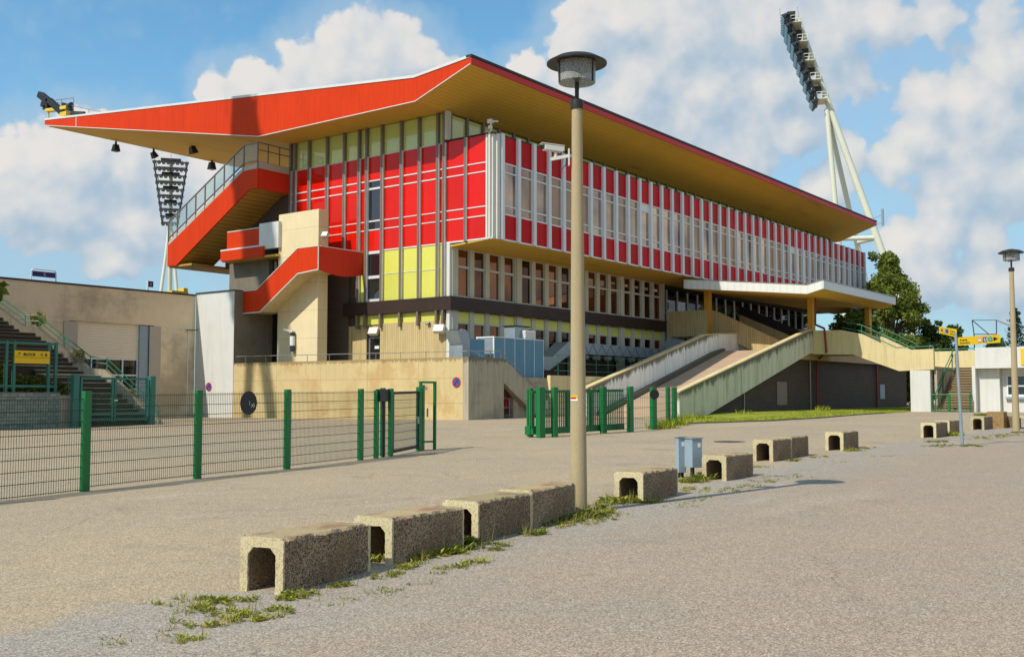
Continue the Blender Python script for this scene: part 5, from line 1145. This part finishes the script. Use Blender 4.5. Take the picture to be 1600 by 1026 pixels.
# ------------------------------------------------------------------ floodlight masts
def mast(label, foot, yaw, H=66., zj=46., group='stadium floodlight masts', lean_top=3.5, fback=13.5, w0=2.1, w1=2.4, off=2.6, spread=6.5, fin=None, rl=.5, feet=None):
    n = np.array([math.cos(yaw), math.sin(yaw), 0]); s = np.array([-n[1], n[0], 0]); f = np.array([foot[0], foot[1], 0.]); U = np.array([0, 0, 1.])
    t = thing('floodlight_mast', label, 'floodlight mast', (foot[0], foot[1], 0), group)
    main = lambda z: f + n * (lean_top - (H - z) / H * (lean_top + fback)) + U * z
    ff = f + n * (1.6 if fin is None else fin)
    MB().tube(main(-1), main(H), .72, .46, 16).build('main_leg', 'mast_paint', t, smooth=True)
    ft = {k: (ff + s * k * spread) if feet is None else np.array([*feet[(k + 1) // 2], 0.]) for k in (-1, 1)}
    for k in (-1, 1): MB().tube(main(zj) + n * .6 + s * k * .3, ft[k] + U * -1, .42, .5, 14).build('front_leg', 'mast_paint', t, smooth=True)
    for k in (-1, 1):
        a = main(28); b = (main(zj) + n * .6) * (28 / zj) + ft[k] * (1 - 28 / zj); MB().tube(a, b, .4, n=10).build('cross_brace', 'mast_paint', t, smooth=True)
    zlo = zj + 1.2; zhi = H - .6; dirl = n * .82 - U * .57; first = None; fr = MB()
    for r in range(10):
        u = r / 9; z = zlo + (zhi - zlo) * u; wd = w0 + w1 * u; c = main(z) + n * off; fr.bar(c - s * wd, c + s * wd, .5, .3); nl = int(round(4 + 4 * u))
        for i in range(nl):
            q = c + s * (-wd + 2 * wd * (i + .5) / nl) + n * .55 - U * .25
            if first is None:
                o = MB().tube(q - dirl * .75, q + dirl * .35, rl * .5, rl, 10).build('lamp', 'lamp_body', t); MB().disc(q + dirl * .37, dirl, rl * .86, .04, 10).build('lens', 'lamp_lens', o); first = (o, q)
            else: c2 = copy_tree(first[0], t); c2.location = tuple(q - first[1])
    for k in (-1, 1): fr.bar(main(zlo) + n * off + s * k * (w0 - .3), main(zhi) + n * off + s * k * (w0 + w1 - .4), .28, .28)
    fr.build('lamp_frame', 'lamp_body', t)
    for r in range(5):
        u = r / 4; z = zlo + (zhi - zlo) * (u * .9 + .02); wd = w0 + w1 * u; cc = main(z) + n * off * .5; cat = MB(); cat.obox(cc, n, s, U, off * .95, wd * 1.6, .14)
        for k in (-1, 1):
            for zz in (.55, 1.1): cat.bar(cc + s * k * wd * .8 - n * off * .45 + U * zz, cc + s * k * wd * .8 + n * off * .45 + U * zz, .09, .09)
            for j in (-.45, 0, .45): cat.bar(cc + s * k * wd * .8 + n * off * j, cc + s * k * wd * .8 + n * off * j + U * 1.1, .09, .09, (1, 0, 0))
        cat.build('catwalk', 'mast_paint', t); MB().obox(main(z + 2.0) + n * off * .55, n, s, U, off * .7, wd * 1.1, .55).build('ballast_box', 'cap_black', t)
    for k in (0, 1): MB().tube(main(H - .5) + n * k * 3.0, main(H) + n * k * 3.0 + U * 2.2, .04, n=4).build('lightning_rod', 'steel', t)
    q = main(30); w = MB(); w.tube(q - n * 1.6, q - n * 1.6 + U * 2.8, .22, n=8); w.bar(q, q - n * 1.6 + U * .6, .1, .1); w.bar(q - n * 1.5 + U * 1.8, q + U * 1.2, .1, .1); w.build('antenna', 'galvanised', t)
mast('tall leaning floodlight mast seen from the side above the right roof end', (172.1, 67.0), math.radians(113), 66.2, 50.2, lean_top=0., fback=21., w0=2.5, w1=2.6, off=1.9, rl=.58, feet=((188.4, 57.0), (174.2, 59.4)))
mast('floodlight mast facing the viewer behind the orange stair', (168.5, 238.5), math.radians(-128), 63.5, 46, lean_top=1., fback=12., w0=2.3, w1=2.3, spread=5.)

# ------------------------------------------------------------------ trees
def crown_mesh(clumps, n, leaf, rg, squash=.85):
    m = MB(); vols = [r ** 2 for *_, r in clumps]; tot = sum(vols)
    for (x, y, z, r), v in zip(clumps, vols):
        for _ in range(int(n * v / tot)):
            q = np.array([rg.gauss(0, 1) for _ in range(3)]); q /= np.linalg.norm(q); rad = r * (rg.random() ** .42) * (1 + .18 * math.sin(q[0] * 6 + x) * math.cos(q[2] * 5 + y))
            leafq(m, np.array([x, y, z]) + q * rad * np.array([1, 1, squash]), leaf * rg.uniform(.55, 1.4), rg)
    return m
def tree(label, name, base_, h, R, seed, n=9000, leaf=.22, mat='leaf_broad', group=None, low=.25, ncl=26):
    rg = random.Random(seed); x, y = base_; z = gz(x, y); t = thing(name, label, 'tree', (x, y, z), group); tr = MB()
    tr.tube((x, y, z - .2), (x + .1, y, z + h * .45), R * .075, R * .05, 10); cl = []
    for k in range(ncl):
        a = rg.uniform(0, 6.28); u = rg.uniform(low, .97); wr = R * math.sin(min(1, (u - low) / (1 - low) * 1.02 + .12) * math.pi) ** .6 * rg.uniform(.45, .95)
        c = (x + wr * math.cos(a), y + wr * math.sin(a), z + h * u - R * .12, R * (rg.uniform(.2, .36) if ncl < 60 else rg.uniform(.13, .25))); cl.append(c)
        if k % 2 == 0: tr.tube((x + .05, y, z + h * rg.uniform(.25, .45)), c[:3], R * .03, R * .008, 6)
    for k in range(10):   # thin protruding shoots give the outline its rags
        a = rg.uniform(0, 6.28); u = rg.uniform(.6, 1.02); cl.append((x + R * .75 * math.cos(a) * rg.uniform(.3, 1) * (1.25 - u * .6), y + R * .75 * math.sin(a) * rg.uniform(.3, 1) * (1.25 - u * .6), z + h * min(u, .97), R * .14))
    tr.build('trunk', 'bark', t); crown_mesh(cl, n, leaf, rg).build('crown', mat, t, recalc=False); return t
def spot(px, Y): # ground spot straight ahead under picture column px, forward distance Y
    d = ray(px, 618); d = d / (d @ FW); return (d[0] * Y, d[1] * Y)
def hgt(py, Y, p): return 1.72 + (618 - py) / 1652 * Y - gz(*p)
p = spot(1394, 118); tree('big round leafy tree right of the grandstand end behind the walkway', 'broadleaf_tree', p, hgt(390, 118, p), 5.2, 11, 44000, .17, low=.1, ncl=115)
p = spot(1335, 124); tree('dark tree seen between the canopy columns under the grandstand overhang', 'broadleaf_tree', p, hgt(440, 124, p), 4.0, 12, 9000, .22, 'leaf_broad', low=.15)
p = spot(1455, 122); tree('low dark bushy tree behind the cream walkway parapet', 'broadleaf_tree', p, hgt(500, 122, p), 3.2, 13, 8000, .2, 'leaf_dark', low=.15)
p = spot(1495, 128); tree('small dark tree behind the top of the kiosk stair', 'broadleaf_tree', p, hgt(508, 128, p), 2.6, 14, 6000, .2, 'leaf_dark', low=.15)
p = spot(1425, 121); tree('leafy shrub tree filling in behind the sunlit walkway corner', 'broadleaf_tree', p, hgt(480, 121, p), 3.6, 15, 7000, .2, 'leaf_broad', low=.1)
def conifer(label, base_, h, R, seed):
    rg = random.Random(seed); x, y = base_; z = gz(x, y); t = thing('conifer_tree', label, 'tree', (x, y, z)); tr = MB(); tr.tube((x, y, z), (x, y, z + h), R * .1, .02, 8); m = MB()
    for k in range(60):
        u = k / 60 * .94 + .05; zz = z + h * u; a = k * 2.4; L = R * (1 - u) ** .8 * rg.uniform(.7, 1.15) + .15; e = (x + L * math.cos(a), y + L * math.sin(a), zz - L * .28); tr.tube((x, y, zz), e, .04, .01, 4)
        for _ in range(90):
            s_ = rg.random(); q = np.array([x, y, zz]) * (1 - s_) + np.array(e) * s_ + np.array([rg.gauss(0, .1), rg.gauss(0, .1), rg.gauss(-.1, .1)]) * (1 + L * .3); leafq(m, q, .11 * rg.uniform(.6, 1.4), rg)
    tr.build('trunk', 'bark', t); m.build('crown', 'leaf_needle', t, recalc=False)
p = spot(1590, 106); conifer('dark conifer behind the kiosk at the right frame edge', p, hgt(478, 106, p), 2.6, 5)
p = spot(1560, 110); tree('distant low tree line crown behind the kiosk frame', 'broadleaf_tree', p, hgt(528, 110, p), 3.0, 16, 4000, .2, 'leaf_dark', low=.1)

# ------------------------------------------------------------------ weeds along the blocks
m = MB(); rg = random.Random(21)
def rosette(x, y, s, n):
    z = gz(x, y)
    for _ in range(n):
        a = rg.uniform(0, 6.283); l = s * rg.uniform(.5, 1.2); e = rg.uniform(.25, 1.1); w = l * .15; d = np.array([math.cos(a) * math.cos(e), math.sin(a) * math.cos(e), math.sin(e)]); sd = np.array([-math.sin(a), math.cos(a), 0]) * w
        b = np.array([x + rg.gauss(0, s * .25), y + rg.gauss(0, s * .25), z + .004]); mdl = b + d * l * .55; tip = b + d * l + np.array([0, 0, -l * .25]); m.quad([b, mdl + sd, tip, mdl - sd])
W_ = [(345, 945, .35, .09, 26), (335, 968, .35, .08, 18), (405, 962, .3, .09, 20), (285, 940, .3, .05, 10), (465, 932, .22, .1, 14), (535, 913, .2, .07, 8), (600, 900, .2, .06, 8), (590, 876, .15, .13, 9), (655, 872, .2, .16, 12), (640, 885, .2, .1, 8), (650, 866, .1, .17, 5),
      (715, 862, .25, .14, 14), (735, 848, .2, .17, 12), (735, 882, .25, .09, 10), (770, 852, .3, .08, 8), (780, 858, .15, .08, 6), (832, 834, .2, .12, 10), (870, 822, .3, .08, 10), (900, 808, .45, .16, 40), (930, 802, .4, .14, 30), (885, 815, .3, .1, 14), (925, 815, .4, .06, 14), (955, 806, .4, .07, 12), (960, 783, .35, .16, 18), (985, 784, .35, .18, 22), (940, 790, .4, .1, 14), (1015, 784, .25, .12, 10),
      (1085, 752, .35, .16, 20), (1100, 748, .3, .2, 18), (1072, 752, .3, .12, 12), (1080, 765, .4, .06, 12), (1120, 768, .6, .04, 16), (1160, 760, .5, .04, 14), (1195, 752, .5, .04, 12), (1230, 745, .6, .04, 12), (1240, 720, .3, .1, 10), (1280, 714, .3, .08, 8), (1190, 730, .4, .05, 8), (1335, 704, .4, .12, 12), (1355, 700, .4, .08, 10), (1465, 690, .5, .1, 16), (1490, 680, .5, .22, 22), (1480, 697, .7, .08, 24), (1520, 697, .5, .1, 16), (1460, 697, .6, .04, 10),
      (1545, 683, .8, .07, 26), (1575, 680, .8, .08, 26), (1530, 686, .8, .05, 14), (1595, 676, .5, .1, 14), (1540, 643, .9, .3, 30), (1100, 780, .4, .03, 8), (1060, 790, .4, .03, 8), (690, 892, .3, .04, 8), (620, 920, .3, .03, 8), (230, 995, .3, .03, 6), (290, 1000, .15, .06, 6), (520, 940, .2, .03, 4), (1385, 712, .5, .03, 6), (1310, 722, .5, .03, 5)]
for px, py, sprd, h, n in W_:
    g = gp(px, py)
    for _ in range(n):
        a = rg.uniform(0, 6.283); r = sprd * math.sqrt(rg.random()); rosette(g[0] + r * math.cos(a), g[1] + r * math.sin(a) * .6, h * rg.uniform(.5, 1.0), 14)
        if h < .07: blades(m, g[0] + r * math.cos(a), g[1] + r * math.sin(a) * .6, gz(g[0], g[1]), 6, h, .08, rg, .006)
tag(m.build('weeds', 'leaf_weed', recalc=False), 'patchy green weeds sprouting along the concrete blocks and lamp post', 'weeds', kind='stuff')
m = MB()
for px, py, sprd, h, n in W_:
    g = gp(px, py)
    for _ in range(max(3, n // 2)):
        a = rg.uniform(0, 6.283); r = 1.3 * sprd * math.sqrt(rg.random()); x, y = g[0] + r * math.cos(a), g[1] + r * math.sin(a) * .6; blades(m, x, y, gz(x, y), 5, max(.05, h) * rg.uniform(.6, 1.7), .05, rg, .0035)
tag(m.build('dry_grass', 'leaf_dry', recalc=False), 'thin dry grass wisps among the weeds by the concrete blocks', 'dry grass', kind='stuff')
g = gp(1140, 690); tag(MB().lathe([(.5, .0), (.5, .012), (.42, .014)], (g[0], g[1], gz(g[0], g[1])), 28).build('manhole_cover', 'cap_black', org=(g[0], g[1], gz(g[0], g[1]))), 'round dark manhole cover in the road behind the blocks', 'manhole cover')

# ------------------------------------------------------------------ off-frame trees and mast whose shade falls into the picture
mast('floodlight mast left of the picture that shades the orange fascia', (6.0, 66.6), math.radians(77), 65.4, 49.5, lean_top=1., fback=13., off=1.5, w0=1.6, w1=1.8)
tree('tall tree left of the picture shading the stair', 'broadleaf_tree', (19.9, 59.4), 16.5, 5.0, 31, 15000, .3, 'leaf_broad')
tree('second tall tree left of the picture shading the teal gate', 'broadleaf_tree', (24.2, 54.6), 12.5, 3.2, 32, 9000, .26, 'leaf_broad')

# ------------------------------------------------------------------ sky, sun
AZ = math.radians(-10.5); EL = math.radians(45.0)         # heading of the light, sun height
sd = Vector((-math.cos(AZ) * math.cos(EL), -math.sin(AZ) * math.cos(EL), math.sin(EL)))
sun = bpy.data.lights.new('sun', 'SUN'); sun.energy = 4.2; sun.angle = math.radians(.5); sun.color = (1, .955, .87)
so = bpy.data.objects.new('sun', sun); COL.objects.link(so); so.rotation_euler = sd.to_track_quat('Z', 'Y').to_euler()
w = bpy.data.worlds.new('World'); scn.world = w; w.use_nodes = True
nt = NT(w.node_tree); bg = nt.n['Background']
sky = nt.add('ShaderNodeTexSky'); sky.sky_type = 'NISHITA'; sky.sun_disc = False; sky.sun_elevation = EL; sky.sun_rotation = math.atan2(sd.x, sd.y)
sky.air_density = 1.0; sky.dust_density = .6; sky.ozone_density = 2.0; sky.altitude = 100
SKYS = .15; bg.inputs['Strength'].default_value = SKYS
tc = nt.add('ShaderNodeTexCoord'); V = tc.outputs['Generated']
blobs = [(560, 100, 80), (640, 90, 55), (600, 70, 50), (500, 115, 60), (680, 100, 30), (395, 130, 38), (345, 145, 38), (440, 150, 40), (690, 130, 50), (520, 60, 25),
         (905, 60, 55), (960, 40, 75), (1060, 50, 110), (1180, 40, 100), (1000, 130, 90), (1100, 150, 110), (1220, 130, 90), (1300, 50, 80), (1380, 30, 50), (830, 108, 36), (900, 150, 50), (1000, 210, 60), (1150, 230, 70), (1470, 10, 40), (1330, 110, 45),
         (1570, 90, 60), (1500, 140, 55), (1450, 150, 55), (1430, 200, 50), (1540, 190, 90), (1500, 260, 100), (1590, 280, 80), (1400, 250, 45), (1480, 340, 60), (1420, 365, 50), (1540, 370, 40), (1320, 240, 40), (1290, 290, 50), (1440, 420, 60), (1560, 440, 60), (1240, 190, 50),
         (50, 235, 50), (110, 240, 65), (30, 300, 70), (190, 260, 70), (100, 330, 90), (260, 290, 70), (330, 330, 90), (200, 360, 70), (0, 250, 40), (160, 400, 40), (330, 250, 45)]
CL = []
for px, py, r in blobs:
    d = ray(px, py); d /= np.linalg.norm(d); CL.append((tuple(d), r / F_PX * 1.0))
rs = random.Random(5)
for k in range(26):      # clouds round the rest of the sky
    a = rs.uniform(0, 6.283); e = rs.uniform(.06, .7); d = np.array([math.cos(a) * math.cos(e), math.sin(a) * math.cos(e), math.sin(e)])
    f_ = d / np.linalg.norm(d)
    if f_ @ FW > .80: continue
    CL.append((tuple(d), rs.uniform(.12, .26)))
for a in range(6):       # bank of cloud the long front mirrors
    th = math.radians(-25 - a * 14); d = np.array([math.cos(th), math.sin(th), .14 + .05 * (a % 3)]); d /= np.linalg.norm(d); CL.append((tuple(d), .15))
gt_ = bpy.data.node_groups.new('cloud_density', 'ShaderNodeTree')
gt_.interface.new_socket('Dir', in_out='INPUT', socket_type='NodeSocketVector'); gt_.interface.new_socket('Density', in_out='OUTPUT', socket_type='NodeSocketFloat')
g = NT(gt_); gi = g.add('NodeGroupInput'); go = g.add('NodeGroupOutput'); vin = gi.outputs[0]
wn = g.noise(vin, 8., 6, .6, out=1); ws = g.add('ShaderNodeVectorMath', operation='SCALE'); wsub = g.add('ShaderNodeVectorMath', operation='SUBTRACT'); wsub.inputs[1].default_value = (.5, .5, .5)
g.link(wn, wsub.inputs[0]); g.link(wsub.outputs[0], ws.inputs[0]); ws.inputs['Scale'].default_value = .05
wa = g.add('ShaderNodeVectorMath', operation='ADD'); g.link(vin, wa.inputs[0]); g.link(ws.outputs[0], wa.inputs[1])
acc = None
for c, r in CL:
    dn = g.add('ShaderNodeVectorMath', operation='DISTANCE'); g.link(wa.outputs[0], dn.inputs[0]); dn.inputs[1].default_value = c
    v = g.math('MULTIPLY_ADD', dn.outputs['Value'], -1 / r, c=1.25)
    acc = v if acc is None else g.math('SMOOTH_MAX', acc, v, c=.4)
n1 = g.noise(vin, 22, 9, .6); n2 = g.noise(vin, 7, 4, .5)
vb1 = g.add('ShaderNodeTexVoronoi', feature='SMOOTH_F1'); vb1.inputs['Scale'].default_value = 30; vb1.inputs['Smoothness'].default_value = .35; g.link(wa.outputs[0], vb1.inputs['Vector'])
vb2 = g.add('ShaderNodeTexVoronoi', feature='SMOOTH_F1'); vb2.inputs['Scale'].default_value = 78; vb2.inputs['Smoothness'].default_value = .35; g.link(wa.outputs[0], vb2.inputs['Vector'])
bil = g.math('ADD', g.math('MULTIPLY', g.math('SUBTRACT', .42, vb1.outputs['Distance']), .5), g.math('MULTIPLY', g.math('SUBTRACT', .42, vb2.outputs['Distance']), .3))
acc = g.math('ADD', acc, bil)
dn_ = g.math('ADD', acc, g.math('MULTIPLY', g.math('SUBTRACT', n1, .5), .75)); dn_ = g.math('ADD', dn_, g.math('MULTIPLY', g.math('SUBTRACT', n2, .5), .4))
g.link(dn_, go.inputs[0])
nv = nt.add('ShaderNodeVectorMath', operation='NORMALIZE'); nt.link(V, nv.inputs[0])
def dens(off):
    n = nt.add('ShaderNodeGroup'); n.node_tree = gt_
    if off is None: nt.link(nv.outputs[0], n.inputs[0])
    else:
        a = nt.add('ShaderNodeVectorMath', operation='ADD'); nt.link(nv.outputs[0], a.inputs[0]); a.inputs[1].default_value = off; nt.link(a.outputs[0], n.inputs[0])
    return n.outputs[0]
# light falls on the clouds from upper left
lo = -RT * .6 + np.array([0, 0, 1.0]); lo = lo / np.linalg.norm(lo) * .022
D0 = dens(None); D1 = dens(tuple(lo * 1.3))
mask = nt.ramp(D0, .2, .42); thin = nt.ramp(D0, -.75, .25)
lit = nt.math('ADD', nt.math('MULTIPLY', nt.math('SUBTRACT', D0, D1), .42), .52, True)
lit = nt.ramp(lit, .12, .95)
K = .95 / SKYS
ccol = nt.mix(lit, tuple(x * K for x in S(166, 192, 214)), tuple(x * K for x in S(240, 235, 229)))
tint = nt.mix(1.0, sky.outputs[0], (.74, 1.12, 1.14), 'MULTIPLY')
sep = nt.add('ShaderNodeSeparateXYZ'); nt.link(nv.outputs[0], sep.inputs[0])
hz = nt.ramp(sep.outputs[2], .34, -.02); tint = nt.mix(nt.math('MULTIPLY', hz, .75), tint, tuple(x * K for x in S(160, 192, 216)))
tint = nt.mix(nt.math('MULTIPLY', thin, .6), tint, tuple(x * K for x in S(176, 203, 224)))
nt.link(nt.mix(nt.math('MULTIPLY', mask, .93), tint, ccol), bg.inputs['Color'])

# ------------------------------------------------------------------ camera
cd = bpy.data.cameras.new('camera'); cd.sensor_width = 36; cd.lens = F_PX / 1600 * 36; cd.clip_start = .1; cd.clip_end = 9000
co_ = bpy.data.objects.new('camera', cd); COL.objects.link(co_); co_.location = tuple(EYE)
fv = Vector(FW) * math.cos(PITCH) + Vector((0, 0, math.sin(PITCH))); co_.rotation_euler = fv.to_track_quat('-Z', 'Y').to_euler(); scn.camera = co_
vs = scn.view_settings; vs.view_transform = 'Standard'; vs.look = 'None'; vs.gamma = 1; vs.exposure = 0.0; vs.use_curve_mapping = False
